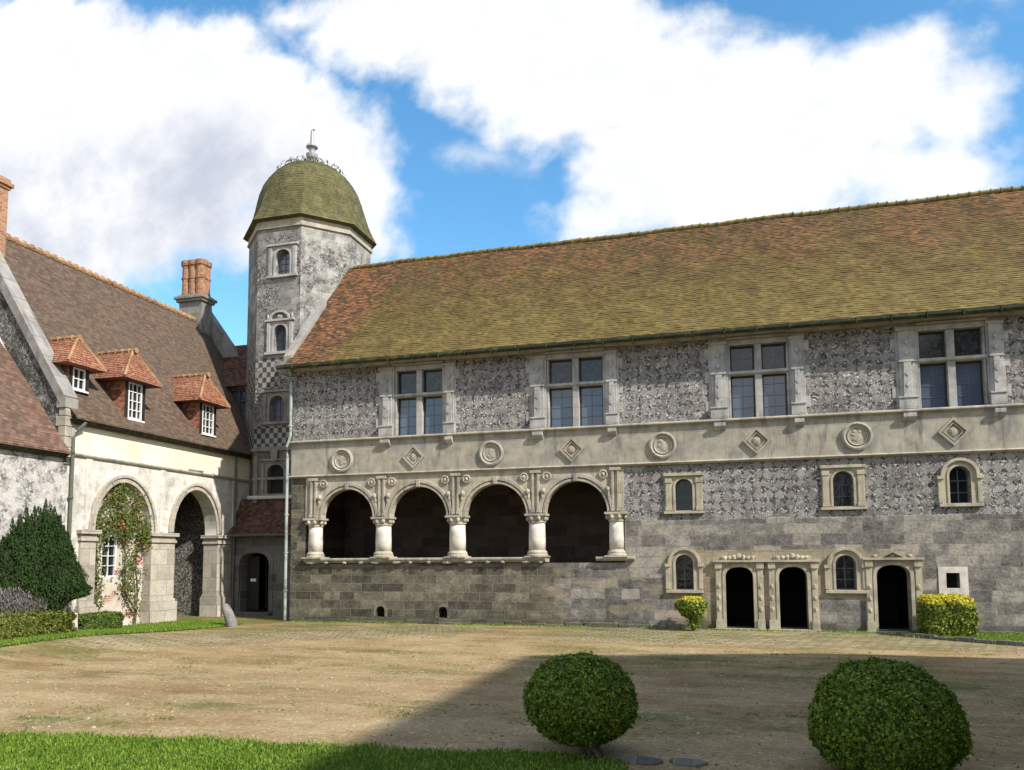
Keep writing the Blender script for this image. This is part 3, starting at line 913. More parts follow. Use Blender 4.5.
def arch(u0, u1, v0, vtop, rise, n=14, sq=2.0):
    """opening outline: straight jambs and an arched head (sq > 2 flattens it)"""
    uc, hw = (u0 + u1) / 2, (u1 - u0) / 2
    vs = vtop - rise
    pts = [(u0, v0), (u1, v0)]
    for k in range(n + 1):
        a = math.pi * k / n
        c, s_ = math.cos(a), math.sin(a)
        pts.append((uc + hw * math.copysign(abs(c) ** (2 / sq), c), vs + rise * abs(s_) ** (2 / sq)))
    return pts


def head(u0, u1, vtop, rise, grow, n=14, sq=2.0):
    """only the arched part of arch(), grown outwards"""
    return arch(u0 - grow, u1 + grow, 0, vtop + grow, rise + grow, n, sq)[2:]


def ss(a, b, t):
    t = min(1, max(0, (t - a) / (b - a)))
    return t * t * (3 - 2 * t)


def gz(x, y):
    return 0.1 * ss(13, 24, y) + 0.30 * ss(-15.0, -18.2, x) * ss(22.5, 16.5, y)


# ------------------------------------------------------------------ the setting: ground
YF = 25.28
g = MB()
xs = [-400, -150, -60] + [-32 + i * 0.8 for i in range(72)] + [60, 150, 400]
ys = [-400, -150, -40, -10] + [0 + i * 0.6 for i in range(62)] + [60, 150, 400]
g.add([(x, y, gz(x, y)) for y in ys for x in xs], [(j * len(xs) + i, j * len(xs) + i + 1, (j + 1) * len(xs) + i + 1, (j + 1) * len(xs) + i) for j in range(len(ys) - 1) for i in range(len(xs) - 1)])
tag(g.build('ground', 'ground', smooth=True), 'courtyard of worn gravel and stone setts with thin grass', None, None, 'structure')


def sheet(name, pts, step, dz, label):
    """a lawn: a sheet that follows the ground a little above it"""
    pts = [Vector(p) for p in pts]
    vo, _, fo, *_ = delaunay_2d_cdt(pts + [Vector((x * step, y * step)) for x in range(-60, 40) for y in range(0, 60) if inside((x * step, y * step), pts)],
                                    [(i, (i + 1) % len(pts)) for i in range(len(pts))], [], 1, 1e-5)
    b = MB().add([(p.x, p.y, gz(p.x, p.y) + dz) for p in vo], fo)
    o = b.build(name, 'soil')
    return tag(o, label, None, None, 'structure')


def inside(p, poly):
    c = False
    n = len(poly)
    for i in range(n):
        a, b = poly[i], poly[(i + 1) % n]
        if (a[1] > p[1]) != (b[1] > p[1]) and p[0] < (b[0] - a[0]) * (p[1] - a[1]) / (b[1] - a[1]) + a[0]:
            c = not c
    return c


LAWN_FRONT = [(-14, 8.3), (-11, 8.55), (-9, 8.6), (-7.4, 8.85), (-6, 8.95), (-4.5, 9.05), (-3.2, 9.15), (-2.3, 9.35), (-1.4, 9.3), (-1.15, 8.8), (-1.2, 4), (-14, 4)]
LAWN_FRONT_R = [(1.2, 9.2), (1.9, 9.4), (2.8, 9.35), (5, 9.5), (6, 4), (0.6, 4), (0.9, 8.4)]
LAWN_LEFT = [(-19.9, 12), (-19.9, 22.6), (-19.3, 24.4), (-17.9, 24.6), (-16.7, 24.0), (-16.4, 23.3), (-16.75, 22.2), (-17.1, 20.4), (-17.35, 18.6), (-17.4, 16.8), (-17.35, 15), (-17.3, 12)]
LAWN_RIGHT = [(4.6, 24.4), (5.4, 23.5), (6.6, 22.6), (8.2, 21.6), (10, 21.0), (10, 25.25), (5.2, 25.25)]
sheet('front_lawn', LAWN_FRONT, 0.7, 0.02, 'soil of the front left lawn')
sheet('front_lawn', LAWN_FRONT_R, 0.7, 0.02, 'soil of the front right lawn')
sheet('side_lawn', LAWN_LEFT, 0.7, 0.02, 'soil of the lawn bank along the left wing')
sheet('side_lawn', LAWN_RIGHT, 0.7, 0.05, 'soil of the lawn by the golden shrub')


# ------------------------------------------------------------------ the long main wing
def MF(u, v, w):
    return (u, YF - w, v)


wing = thing('manor_wing', 'long stone and flint manor wing with mossy tiled roof and four-arched loggia', 'building', (0, YF, 0))
XL0, XR0 = -15.6, 17.0
ARCH = [(-14.33, -12.27), (-11.57, -9.45), (-8.75, -6.57), (-5.90, -3.81)]
DOORS = [(-0.11, 0.72, 2.05), (1.48, 2.30, 2.05), (4.25, 5.17, 2.10)]
SMALL = [(-1.60, -1.06, 3.86, 4.88, 'square'), (3.14, 3.72, 3.88, 4.96, 'square'), (6.34, 6.90, 3.90, 5.00, 'arched'),
         (-1.65, -1.09, 1.33, 2.44, 'hood'), (3.12, 3.70, 1.35, 2.40, 'hood')]
holes = [[(-15.0, 2.2), (-3.25, 2.2), (-3.25, 5.36), (-15.0, 5.36)]]
for a, b, t in DOORS:
    holes.append(arch(a, b, 0.16, t, 0.34, 14, 2.4))
for a, b, c, d, k in SMALL:
    holes.append(arch(a, b, c, d, (b - a) / 2, 12))
holes.append([(6.13, 1.42), (6.48, 1.42), (6.48, 1.86), (6.13, 1.86)])
for c in (-11.96, -9.6):
    holes.append(arch(c - 0.17, c + 0.17, 0.32, 0.70, 0.17, 8))
lw = MB().holed([(XL0, -0.3), (XR0, -0.3), (XR0, 5.36), (XL0, 5.36)], holes, -0.45, 0.0, MF)
lower = lw.build('wall', 'lower', wing, label='lower wall of coursed stone with a flint lattice above')
WIN = [(-11.42, -9.63), (-5.78, -3.88), (0.20, 1.95), (5.70, 7.45), (11.4, 13.2)]
uh = [[(a - 0.05, 6.76), (b + 0.05, 6.76), (b + 0.05, 9.16), (a - 0.05, 9.16)] for a, b in WIN]
MB().holed([(XL0, 6.72), (XR0, 6.72), (XR0, 9.62), (XL0, 9.62)], uh, -0.40, 0.0, MF).build('wall', 'upper', wing, label='upper wall of mottled grey flint')
# side, rear and gable walls
b = MB()
RZ, RY = 15.12, YF + 4.52
for X in (XL0 + 0.01, XR0 - 0.01):
    b.add([(X, YF, -0.3), (X, YF + 9, -0.3), (X, YF + 9, 9.6), (X, RY, RZ - 0.1), (X, YF, 9.6)], [(0, 1, 2, 3, 4)])
b.add([(XL0, YF + 9, -0.3), (XR0, YF + 9, -0.3), (XR0, YF + 9, 9.6), (XL0, YF + 9, 9.6)], [(0, 1, 2, 3)])
b.build('wall', 'tower', wing, label='plain rear and gable walls')
# frieze between two string courses
MB().box(XL0 - 0.03, XR0, 5.46, 6.64, -0.3, 0.035, MF).build('frieze', 'frieze', wing)
for z0, z1, pr in ((5.36, 5.46, 0.14), (6.64, 6.76, 0.16)):
    s = MB()
    s.prism([(0.0, z0), (0.05, z0), (pr, z0 + 0.05), (pr, z1 - 0.03), (pr - 0.03, z1), (-0.2, z1), (-0.2, z0)], XL0 - 0.06, XR0, lambda u, v, w: (w, YF - u, v))
    s.build('string_course', 'lime', wing, bevel=0.006)
# eave cornice board under the tiles
MB().prism([(-0.1, 9.40), (0.10, 9.40), (0.16, 9.48), (0.18, 9.60), (-0.1, 9.62)], XL0, XR0, lambda u, v, w: (w, YF - u, v)).build('cornice', 'lime', wing)
# roof
EY, EZ = YF - 0.52, 9.52
def SAG(x, t):
    w = math.sin(math.pi * min(1, t * 0.75 + 0.1))
    return w * (0.035 * math.sin(x * 0.55 + 1) + 0.02 * math.sin(x * 1.7 + t * 5) + 0.012 * math.sin(x * 3.9 + t * 11)) - 0.02 * w


r_ = MB().courses((XL0 - 0.15, EY, EZ), (XR0 + 0.2, EY, EZ), (XL0 - 0.15, RY, RZ), (XR0 + 0.2, RY, RZ), 0.125, 0.016, 230, 0.010, SAG)
r_.courses((XL0 - 0.15, 2 * RY - EY, EZ), (XR0 + 0.2, 2 * RY - EY, EZ), (XL0 - 0.15, RY, RZ), (XR0 + 0.2, RY, RZ), 0.4, 0.03, 12, 0.01)
r_.add([(XL0 - 0.15, EY, EZ - 0.03), (XR0 + 0.2, EY, EZ - 0.03), (XR0 + 0.2, YF + 0.1, 9.62), (XL0 - 0.15, YF + 0.1, 9.62)], [(0, 1, 2, 3)])
roof = r_.build('roof', 'roof', wing, label='steep clay tile roof thick with yellow moss')
rg = MB()
x = -15.5
while x < XR0:
    l = random.uniform(0.30, 0.36)
    z = RZ + 0.02 + random.uniform(-0.014, 0.014) + SAG(x, 1.0) * 0.8
    rg.lathe([(0.10, 0), (0.11, l - 0.05), (0.135, l - 0.04), (0.135, l)], (0, 0), 10, lambda u, h, w, x=x, z=z: (x + h, RY + u, z + w * 0.9))
    x += l
rg.build('ridge_tile_row', 'ridge_moss', roof)
gt = MB()
gt.prism([(0.0, 0.02), (0.0, -0.05), (0.05, -0.115), (0.12, -0.12), (0.175, -0.06), (0.175, 0.03), (0.15, 0.03), (0.125, -0.06), (0.06, -0.06), (0.03, 0.02)], XL0 - 0.35, XR0 + 0.2, lambda u, v, w: (w, EY + 0.02 - u, EZ - 0.02 + v + 0.004 * math.sin(w * 3)))
for i in range(34):
    X = XL0 + 0.3 + i * 0.96
    gt.box(X, X + 0.03, EZ - 0.15, EZ + 0.02, 0, 0.19, lambda u, v, w: (u, EY + 0.02 - w, v))
gt.build('gutter', 'gutter', wing)
# stone coping on the left gable
cp = MB()
for (t0, t1) in [(i / 9, (i + 1) / 9) for i in range(5)]:
    y0, z0 = YF - 0.15 + (RY - YF + 0.15) * t0, 9.92 + (RZ + 0.35 - 9.92) * t0
    y1, z1 = YF - 0.15 + (RY - YF + 0.15) * (t1 - 0.004), 9.92 + (RZ + 0.35 - 9.92) * (t1 - 0.004)
    cp.add([(x, y, z + dz) for (y, z) in ((y0, z0), (y1, z1)) for dz in (-0.55, 0.1) for x in (XL0 - 0.36, XL0 - 0.02)],
           [(0, 1, 3, 2), (4, 5, 7, 6), (0, 1, 5, 4), (2, 3, 7, 6), (0, 2, 6, 4), (1, 3, 7, 5)])
cp.box(XL0 - 0.40, XL0 + 0.02, 9.3, 9.75, -0.3, 0.28, MF)
cp.build('gable_coping', 'coping', wing, bevel=0.015)


def ring(u, v, r, p, seg=24):
    return [(u + r * math.cos(2 * math.pi * k / seg), v + r * math.sin(2 * math.pi * k / seg)) for k in range(seg)]


# roundels and diamonds
MED = [-13.51, -10.70, -7.80, -4.97, -1.96, 0.96, 3.88, 6.51, 9.35]
random.seed(3)
for i, X in enumerate(MED):
    Z = 5.97 + 0.008 * i
    d = MB()
    if i % 2 == 0:
        R = 0.44
        d.disc(X, Z, [(R, 0.02), (R, 0.11), (R - 0.06, 0.13), (R - 0.11, 0.08), (R - 0.13, 0.055), (R - 0.16, 0.10), (R - 0.19, 0.055), (0.0, 0.05)], MF)
        # worn head in low relief
        d.blob((X + random.uniform(-0.02, 0.02), Z - 0.01, 0.045), (0.13, 0.19, 0.030), 12, 8, MF, 0.10)
        for q in range(5):
            d.blob((X + random.uniform(-0.12, 0.12), Z + random.uniform(-0.16, 0.16), 0.05), (random.uniform(0.04, 0.09), random.uniform(0.04, 0.08), 0.028), 8, 6, MF, 0.15)
        d.build('roundel', 'lime', wing, label='carved round medallion on the frieze')
    else:
        def dm(h):
            return [(X - h * 0.98, Z), (X, Z - h), (X + h * 0.98, Z), (X, Z + h)]
        d.band(dm(0.34), dm(0.43), 0.02, 0.11, MF, True)
        d.band(dm(0.24), dm(0.29), 0.02, 0.085, MF, True)
        d.blob((X, Z, 0.04), (0.13, 0.14, 0.05), 10, 6, MF, 0.1)
        d.build('diamond_panel', 'lime', wing, label='carved diamond panel on the frieze')

# tall mullioned windows with carved pilasters
random.seed(11)
for wi, (a, b_) in enumerate(WIN):
    z0, z1, zt = 6.77, 9.14, 8.22
    mc = (a + b_) / 2
    fr = MB()
    fr.box(a - 0.05, a + 0.02, z0, z1, -0.38, -0.02, MF).box(b_ - 0.02, b_ + 0.05, z0, z1, -0.38, -0.02, MF)
    fr.box(mc - 0.11, mc + 0.11, z0, z1, -0.30, -0.03, MF)
    fr.prism([(-0.30, zt - 0.06), (-0.02, zt - 0.06), (0.05, zt - 0.02), (0.05, zt + 0.06), (-0.05, zt + 0.09), (-0.30, zt + 0.09)], a - 0.07, b_ + 0.07, lambda u, v, w: MF(w, v, u))
    win = fr.build('window', 'pilaster', wing, bevel=0.012, label='tall stone cross window')
    sa, sb = a - 0.05, b_ + 0.05
    for (p0, p1) in ((sa - 0.60, sa), (sb, sb + 0.47)):
        po = MB()
        pc = (p0 + p1) / 2
        hw = (p1 - p0) / 2
        po.box(p0, p1, 6.76, 9.40, -0.05, 0.03, MF)
        po.box(pc - hw * 0.72, pc + hw * 0.72, 6.78, 9.2, 0.0, 0.075, MF)
        po.box(pc - hw * 0.9, pc + hw * 0.9, 6.77, 7.10, 0.0, 0.13, MF)
        po.box(pc - hw * 0.95, pc + hw * 0.95, 7.10, 7.15, 0.0, 0.16, MF)
        po.prism([(pc - hw * 0.42, 7.15), (pc + hw * 0.42, 7.15), (pc + hw * 0.34, 8.2), (pc - hw * 0.34, 8.2)], 0.07, 0.12, MF)
        po.box(pc - hw * 0.8, pc + hw * 0.8, 8.2, 8.27, 0.0, 0.13, MF)
        for zz in (8.48, 8.82, 7.5, 7.85):
            h = 0.10
            po.prism([(pc - h * 0.7, zz), (pc, zz - h), (pc + h * 0.7, zz), (pc, zz + h)], 0.09, 0.137, MF)
        po.box(pc - hw, pc + hw, 9.18, 9.28, 0.0, 0.12, MF)
        po.prism([(-0.02, 6.36), (0.10, 6.42), (0.20, 6.52), (0.20, 6.635), (-0.02, 6.635)], pc - hw * 0.6, pc + hw * 0.6, lambda u, v, w: MF(w, v, u))
        for k in range(3):      # quoins biting into the flint
            side = p0 if p0 < a else p1
            zz = 7.1 + k * 0.8 + random.uniform(-0.1, 0.1)
            s_ = -1 if p0 < a else 1
            po.box(min(side, side + s_ * 0.13), max(side, side + s_ * 0.13), zz, zz + 0.34, -0.05, 0.018, MF)
        po.build('pilaster', 'pilaster', win, bevel=0.008)
    hd = MB()
    hd.box(sa, sb, 9.14, 9.30, -0.35, 0.03, MF)
    hd.box(sa - 0.03, sb + 0.03, 9.30, 9.38, -0.1, 0.13, MF)
    hd.build('lintel', 'pilaster', win, bevel=0.008)
    pa = MB()
    for (u0, u1) in ((a + 0.02, mc - 0.11), (mc + 0.11, b_ - 0.02)):
        pa.add([MF(u0, z0, -0.24), MF(u1, z0, -0.24), MF(u1, zt - 0.06, -0.24), MF(u0, zt - 0.06, -0.24)], [(0, 1, 2, 3)])
    pa.build('pane', 'glass', win)
    pl_ = MB()
    for (u0, u1) in ((a + 0.02, mc - 0.11), (mc + 0.11, b_ - 0.02)):
        pl_.add([MF(u0, zt + 0.09, -0.24), MF(u1, zt + 0.09, -0.24), MF(u1, z1, -0.24), MF(u0, z1, -0.24)], [(0, 1, 2, 3)])
    pl_.build('pane', 'lead', win, label='leaded upper pane')
    gb = MB()
    for (u0, u1) in ((a + 0.02, mc - 0.11), (mc + 0.11, b_ - 0.02)):
        for (y0, y1) in ((z0, zt - 0.06), (zt + 0.09, z1)):
            gb.band([(u0 + 0.05, y0 + 0.05), (u1 - 0.05, y0 + 0.05), (u1 - 0.05, y1 - 0.05), (u0 + 0.05, y1 - 0.05)], [(u0, y0), (u1, y0), (u1, y1), (u0, y1)], -0.25, -0.20, MF, True)
    gb.build('casement', 'dark_wood', win)
    lb = MB()
    for (u0, u1) in ((a + 0.02, mc - 0.11), (mc + 0.11, b_ - 0.02)):
        um = (u0 + u1) / 2
        lb.box(um - 0.008, um + 0.008, z0 + 0.05, zt - 0.11, -0.245, -0.225, MF)
        for k in (1, 2, 3):
            zz = z0 + (zt - z0) * k / 4
            lb.box(u0 + 0.05, u1 - 0.05, zz - 0.007, zz + 0.007, -0.245, -0.222, MF)
    lb.build('glazing_bars', 'thin_bar', win)

# small arched windows
for (a, b_, c, d, k) in SMALL:
    fr = MB()
    R = (b_ - a) / 2
    gI = arch(a, b_, c, d, R, 12)
    gO = arch(a - 0.07, b_ + 0.07, c, d + 0.07, R + 0.07, 12)
    fr.band(gI[1:] + gI[:1], gO[1:] + gO[:1], -0.03, 0.05, MF)
    if k == 'square':
        fr.holed([(a - 0.32, c - 0.02), (b_ + 0.32, c - 0.02), (b_ + 0.32, d + 0.14), (a - 0.32, d + 0.14)], [arch(a - 0.07, b_ + 0.07, c, d + 0.07, R + 0.07, 12)], -0.02, 0.025, MF, rim=True)
        for s0, s1 in ((a - 0.30, a - 0.12), (b_ + 0.12, b_ + 0.30)):
            fr.box(s0, s1, c + 0.12, d - 0.12, 0, 0.07, MF)
            fr.box(s0 - 0.02, s1 + 0.02, d - 0.12, d + 0.02, 0, 0.09, MF)
            fr.box(s0 - 0.02, s1 + 0.02, c + 0.0, c + 0.12, 0, 0.085, MF)
        fr.box(a - 0.36, b_ + 0.36, d + 0.10, d + 0.19, -0.02, 0.11, MF)
        fr.box(a - 0.37, b_ + 0.37, c - 0.10, c - 0.02, -0.02, 0.10, MF)
    else:
        g1 = arch(a - 0.22, b_ + 0.22, c, d + 0.20, R + 0.20, 12)
        fr.band(gO[1:] + gO[:1], g1[1:] + g1[:1], -0.03, 0.028, MF)
        h0 = head(a, b_, d, R, 0.15)
        h1 = head(a, b_, d, R, 0.24)
        fr.band(h0, h1, -0.02, 0.11, MF)
        for s0 in (a - 0.33, b_ + 0.15):
            fr.box(s0, s0 + 0.18, d - R - 0.10, d - R, -0.02, 0.11, MF)
            fr.box(s0 + 0.02, s0 + 0.14, c + 0.02, d - R - 0.1, -0.02, 0.06, MF)
        fr.box(a - 0.30, b_ + 0.30, c - 0.10, c, -0.02, 0.10, MF)
    win = fr.build('window', 'honey', wing, bevel=0.008, label={'square': 'small arched window in a square honey stone frame', 'arched': 'small arched window with an arched honey stone frame', 'hood': 'small arched window under an arched hood mould'}[k])
    MB().prism(gI, -0.24, -0.235, MF).build('pane', 'glass_dark', win)
    gb = MB()
    mc = (a + b_) / 2
    gb.box(mc - 0.016, mc + 0.016, c, d, -0.235, -0.20, MF)
    for t in (0.30, 0.62):
        gb.box(a, b_, c + (d - c) * t - 0.014, c + (d - c) * t + 0.014, -0.235, -0.202, MF)
    gJ = arch(a + 0.035, b_ - 0.035, c + 0.035, d - 0.035, R - 0.035, 12)
    gb.band(gJ, gI, -0.235, -0.195, MF, True)
    gb.build('glazing_bars', 'bar', win)
sq = MB().band([(6.13, 1.42), (6.48, 1.42), (6.48, 1.86), (6.13, 1.86)], [(5.92, 1.20), (6.70, 1.20), (6.70, 2.04), (5.92, 2.04)], -0.05, 0.02, MF, True)
win = sq.build('window', 'column', wing, bevel=0.008, label='tiny square window in a pale stone frame')
MB().box(6.13, 6.48, 1.42, 1.86, -0.32, -0.30, MF).build('pane', 'glass_dark', win)

# doorways
random.seed(5)
for i, (a, b_, t) in enumerate(DOORS):
    d = MB()
    o1 = arch(a, b_, 0.16, t, 0.34, 14, 2.4)
    o2 = arch(a - 0.10, b_ + 0.10, 0.16, t + 0.10, 0.42, 14, 2.4)
    d.band(o1[1:] + o1[:1], o2[1:] + o2[:1], -0.05, 0.07, MF)
    d.holed([(a - 0.31, 0.16), (b_ + 0.31, 0.16), (b_ + 0.31, t + 0.16), (a - 0.31, t + 0.16)], [o2], -0.05, 0.035, MF, rim=True)
    for s0, s1 in ((a - 0.29, a - 0.13), (b_ + 0.13, b_ + 0.29)):
        d.box(s0 - 0.03, s1 + 0.03, 0.0, 0.42, -0.02, 0.14, MF)
        d.box(s0, s1, 0.42, t - 0.05, 0.0, 0.085, MF)
        d.box(s0 - 0.03, s1 + 0.03, t - 0.05, t + 0.14, 0.0, 0.13, MF)
        for zz in (0.75, 1.1, 1.45):
            d.blob(((s0 + s1) / 2, zz, 0.08), (0.055, 0.09, 0.035), 8, 6, MF, 0.1)
    d.box(a - 0.38, b_ + 0.38, t + 0.15, t + 0.22, -0.02, 0.17, MF)
    d.box(a - 0.36, b_ + 0.36, 0.02, 0.15, -0.4, 0.18, MF)
    dw = d.build('doorway', 'honey', wing, bevel=0.008, label=['honey stone doorway with a scrolled crest, the left one', 'honey stone doorway with a scrolled crest, the middle one', 'wider honey stone doorway under a small pediment'][i])
    cr = MB()
    mc = (a + b_) / 2
    if i < 2:
        for k in range(-3, 4):
            cr.blob((mc + k * 0.14, t + 0.27 + 0.05 * (3 - abs(k)) / 3, 0.06), (0.085, 0.065 + 0.02 * (k % 2), 0.06), 8, 6, MF, 0.15)
        cr.blob((mc, t + 0.36, 0.05), (0.09, 0.07, 0.05), 8, 6, MF, 0.1)
        for k in (-1, 1):
            cr.disc(mc + k * 0.47, t + 0.28, [(0.075, 0.0), (0.075, 0.08), (0.04, 0.09), (0.03, 0.05), (0, 0.06)], MF, 12)
    else:
        cr.band([(mc - 0.30, t + 0.22), (mc, t + 0.37), (mc + 0.30, t + 0.22)], [(mc - 0.40, t + 0.22), (mc, t + 0.44), (mc + 0.40, t + 0.22)], 0.0, 0.12, MF)
        cr.blob((mc, t + 0.28, 0.03), (0.09, 0.07, 0.05), 8, 6, MF, 0.1)
        for k in (-1, 1):
            cr.blob((mc + k * 0.48, t + 0.27, 0.05), (0.07, 0.06, 0.05), 8, 6, MF, 0.1)
    cr.build('crest', 'honey', dw)
    # the dim passage behind, open to the court
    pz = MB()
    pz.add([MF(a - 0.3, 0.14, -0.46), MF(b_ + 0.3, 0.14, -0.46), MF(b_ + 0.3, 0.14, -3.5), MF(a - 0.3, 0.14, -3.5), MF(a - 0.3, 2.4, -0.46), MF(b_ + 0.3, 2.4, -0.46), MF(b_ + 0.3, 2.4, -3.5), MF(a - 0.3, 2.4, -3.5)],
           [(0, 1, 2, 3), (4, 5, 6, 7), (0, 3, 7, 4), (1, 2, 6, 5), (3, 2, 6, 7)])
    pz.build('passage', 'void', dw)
for c in (-11.96, -9.6):
    v = MB()
    i_, o_ = arch(c - 0.17, c + 0.17, 0.32, 0.70, 0.17, 8), arch(c - 0.27, c + 0.27, 0.32, 0.80, 0.27, 8)
    v.band(i_[1:] + i_[:1], o_[1:] + o_[:1], -0.03, 0.012, MF)
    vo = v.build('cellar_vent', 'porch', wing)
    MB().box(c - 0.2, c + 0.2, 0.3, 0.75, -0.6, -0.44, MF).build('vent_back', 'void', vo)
# rough plinth stones along the foot of the wall
pl = MB()
random.seed(21)
x = XL0
while x < XR0:
    l = random.uniform(0.5, 1.15)
    hgt = random.uniform(0.17, 0.27)
    if not any(a - 0.55 < x + l and x < b_ + 0.55 for a, b_, t in DOORS):
        pl.box(x + 0.01, x + l - 0.01, -0.1, hgt, -0.05, random.uniform(0.05, 0.10), MF)
    elif pl.v:
        pl.build('plinth', 'lower', wing, bevel=0.03)
        pl = MB()
    x += l
if pl.v:
    pl.build('plinth', 'lower', wing, bevel=0.03)

# the loggia
ac = MB()
arcs = [arch(a, b_, 3.86, 4.90 + 0.01 * i, (b_ - a) / 2, 22) for i, (a, b_) in enumerate(ARCH)]
outer = [(-15.0, 3.86)]
for k, p in enumerate(arcs):
    outer += [p[0]] + list(reversed(p[2:]))[1:-1] + [p[1]]
outer += [(-3.25, 3.86), (-3.25, 5.36), (-15.0, 5.36)]
_vo, _, _fo, *_ = delaunay_2d_cdt([Vector(p) for p in outer], [(i, (i + 1) % len(outer)) for i in range(len(outer))], [], 1, 1e-5)
for w in (-0.27, 0.03):
    ac.add([MF(p.x, p.y, w) for p in _vo], _fo)
ac.prism(outer, -0.27, 0.03, MF, caps=False)
arcade = ac.build('arcade', 'arcade', wing, label='carved limestone arcade of four round arches')
for i, (a, b_) in enumerate(ARCH):
    t, r = 4.90 + 0.01 * i, (b_ - a) / 2
    m = MB()
    m.band(head(a, b_, t, r, 0.0, 22), head(a, b_, t, r, 0.09, 22), 0.0, 0.075, MF)
    m.band(head(a, b_, t, r, 0.12, 22), head(a, b_, t, r, 0.24, 22), 0.0, 0.10, MF)
    uc = (a + b_) / 2
    m.prism([(uc - 0.06, t - 0.01), (uc + 0.06, t - 0.01), (uc + 0.08, t + 0.25), (uc - 0.08, t + 0.25)], 0.0, 0.125, MF)
    m.build('archivolt', 'arcade', arcade, bevel=0.01)
random.seed(9)
mids = [-14.65] + [(ARCH[i][1] + ARCH[i + 1][0]) / 2 for i in range(3)] + [-3.52]
for j, u in enumerate(mids):
    sp = MB()
    for du in (-0.12, 0.06):
        sp.box(u + du, u + du + 0.07, 3.92, 5.30, 0.0, 0.11, MF)
        sp.box(u + du - 0.02, u + du + 0.09, 3.90, 4.02, 0.0, 0.13, MF)
    sp.box(u - 0.18, u + 0.18, 5.24, 5.34, 0.0, 0.13, MF)
    for sx in (-1, 1):
        if (j == 0 and sx < 0) or (j == 4 and sx > 0):
            continue
        cu = u + sx * 0.40
        sp.disc(cu, 5.12, [(0.16, 0.02), (0.16, 0.085), (0.12, 0.10), (0.10, 0.06), (0.0, 0.06)], MF, 16)
        sp.blob((cu, 5.12, 0.07), (0.06, 0.075, 0.05), 8, 6, MF, 0.1)
        # scrolled brackets at the shoulders of the arches
        sp.blob((u + sx * 0.27, 4.62, 0.10), (0.085, 0.10, 0.08), 8, 6, MF, 0.08)
        sp.blob((u + sx * 0.24, 4.46, 0.08), (0.05, 0.12, 0.05), 8, 6, MF, 0.08)
        sp.blob((u + sx * 0.20, 4.24, 0.06), (0.04, 0.14, 0.04), 8, 6, MF, 0.08)
    sp.build('spandrel_carving', 'arcade', arcade)
for j, u in enumerate(mids):
    rr = 0.285 if j in (1, 2, 3) else 0.26
    cw_ = -0.13
    cl = MB().lathe([(rr, 2.62), (rr * 1.01, 3.0), (rr * 0.98, 3.25), (rr * 0.95, 3.56)], (u, cw_), 20, MF)
    col = cl.build('column', 'column', arcade, smooth=True, label='white stone loggia column')
    cp = MB().lathe([(rr * 0.95, 3.54), (rr * 1.08, 3.56), (rr * 1.08, 3.60), (rr * 0.98, 3.62), (rr * 1.08, 3.72), (rr * 1.3, 3.80)], (u, cw_), 20, MF)
    cp.box(u - 0.37, u + 0.37, 3.79, 3.865, cw_ - 0.26, cw_ + 0.30, MF)
    for k in range(8):
        an = k * math.pi / 4 + 0.39
        cp.blob((u + 0.32 * math.cos(an), 3.70, cw_ + 0.32 * math.sin(an)), (0.07, 0.08, 0.07), 8, 6, MF, 0.1)
    cp.build('capital', 'arcade', col)
    bs = MB().lathe([(rr * 1.3, 2.42), (rr * 1.32, 2.47), (rr * 1.2, 2.51), (rr * 1.22, 2.56), (rr * 1.05, 2.62), (rr, 2.64)], (u, cw_), 20, MF)
    bs.box(u - 0.38, u + 0.38, 2.39, 2.44, cw_ - 0.35, cw_ + 0.34, MF)
    bs.build('column_base', 'arcade', col)
led = MB()
led.prism([(-0.5, 2.23), (0.06, 2.23), (0.13, 2.29), (0.16, 2.33), (0.16, 2.38), (0.13, 2.40), (-0.5, 2.40)], -14.98, -5.90, lambda u, v, w: MF(w, v, u))
led.prism([(-0.5, 2.26), (0.08, 2.26), (0.16, 2.33), (0.16, 2.40), (-0.5, 2.40)], -4.20, -2.93, lambda u, v, w: MF(w, v, u))
for k in range(14):
    u = -14.8 + k * 0.68 + random.uniform(-0.12, 0.12)
    led.blob((u, 2.24, 0.09), (random.uniform(0.08, 0.2), 0.06, 0.07), 8, 6, MF, 0.2)
led.build('loggia_sill', 'lime', arcade, bevel=0.01)
# room behind the arches
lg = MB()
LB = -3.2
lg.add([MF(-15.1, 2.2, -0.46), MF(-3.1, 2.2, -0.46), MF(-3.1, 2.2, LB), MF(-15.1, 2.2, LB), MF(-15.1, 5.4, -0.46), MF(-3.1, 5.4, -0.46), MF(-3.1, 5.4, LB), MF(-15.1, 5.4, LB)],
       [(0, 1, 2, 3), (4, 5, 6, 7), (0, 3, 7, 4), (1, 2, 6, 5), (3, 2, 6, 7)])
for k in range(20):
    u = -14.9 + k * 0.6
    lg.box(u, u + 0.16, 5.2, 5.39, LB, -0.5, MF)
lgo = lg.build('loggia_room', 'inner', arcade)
MB().box(-14.2, -13.5, 2.2, 3.45, LB, LB + 0.03, MF).build('inner_door', 'dark_wood', arcade)
# rain pipe at the left corner
dp = MB()
dp.tube([(-15.45, EY - 0.07, EZ - 0.05), (-15.5, EY + 0.1, EZ - 0.25), (-15.60, YF - 0.16, EZ - 0.55), (-15.60, YF - 0.16, 6.95), (-15.70, YF - 0.24, 6.55), (-15.71, YF - 0.16, 6.2), (-15.72, YF - 0.13, 0.15)], 0.055, 10)
for z in (8.6, 7.3, 5.5, 4.0, 2.6, 1.2):
    dp.lathe([(0.085, z), (0.085, z + 0.05)], (-15.60 if z > 6.8 else -15.72, YF - (0.16 if z > 6.8 else 0.13)), 10, lambda u, v, w: (u, w, v))
dp.build('drainpipe', 'pipe', wing, smooth=False)

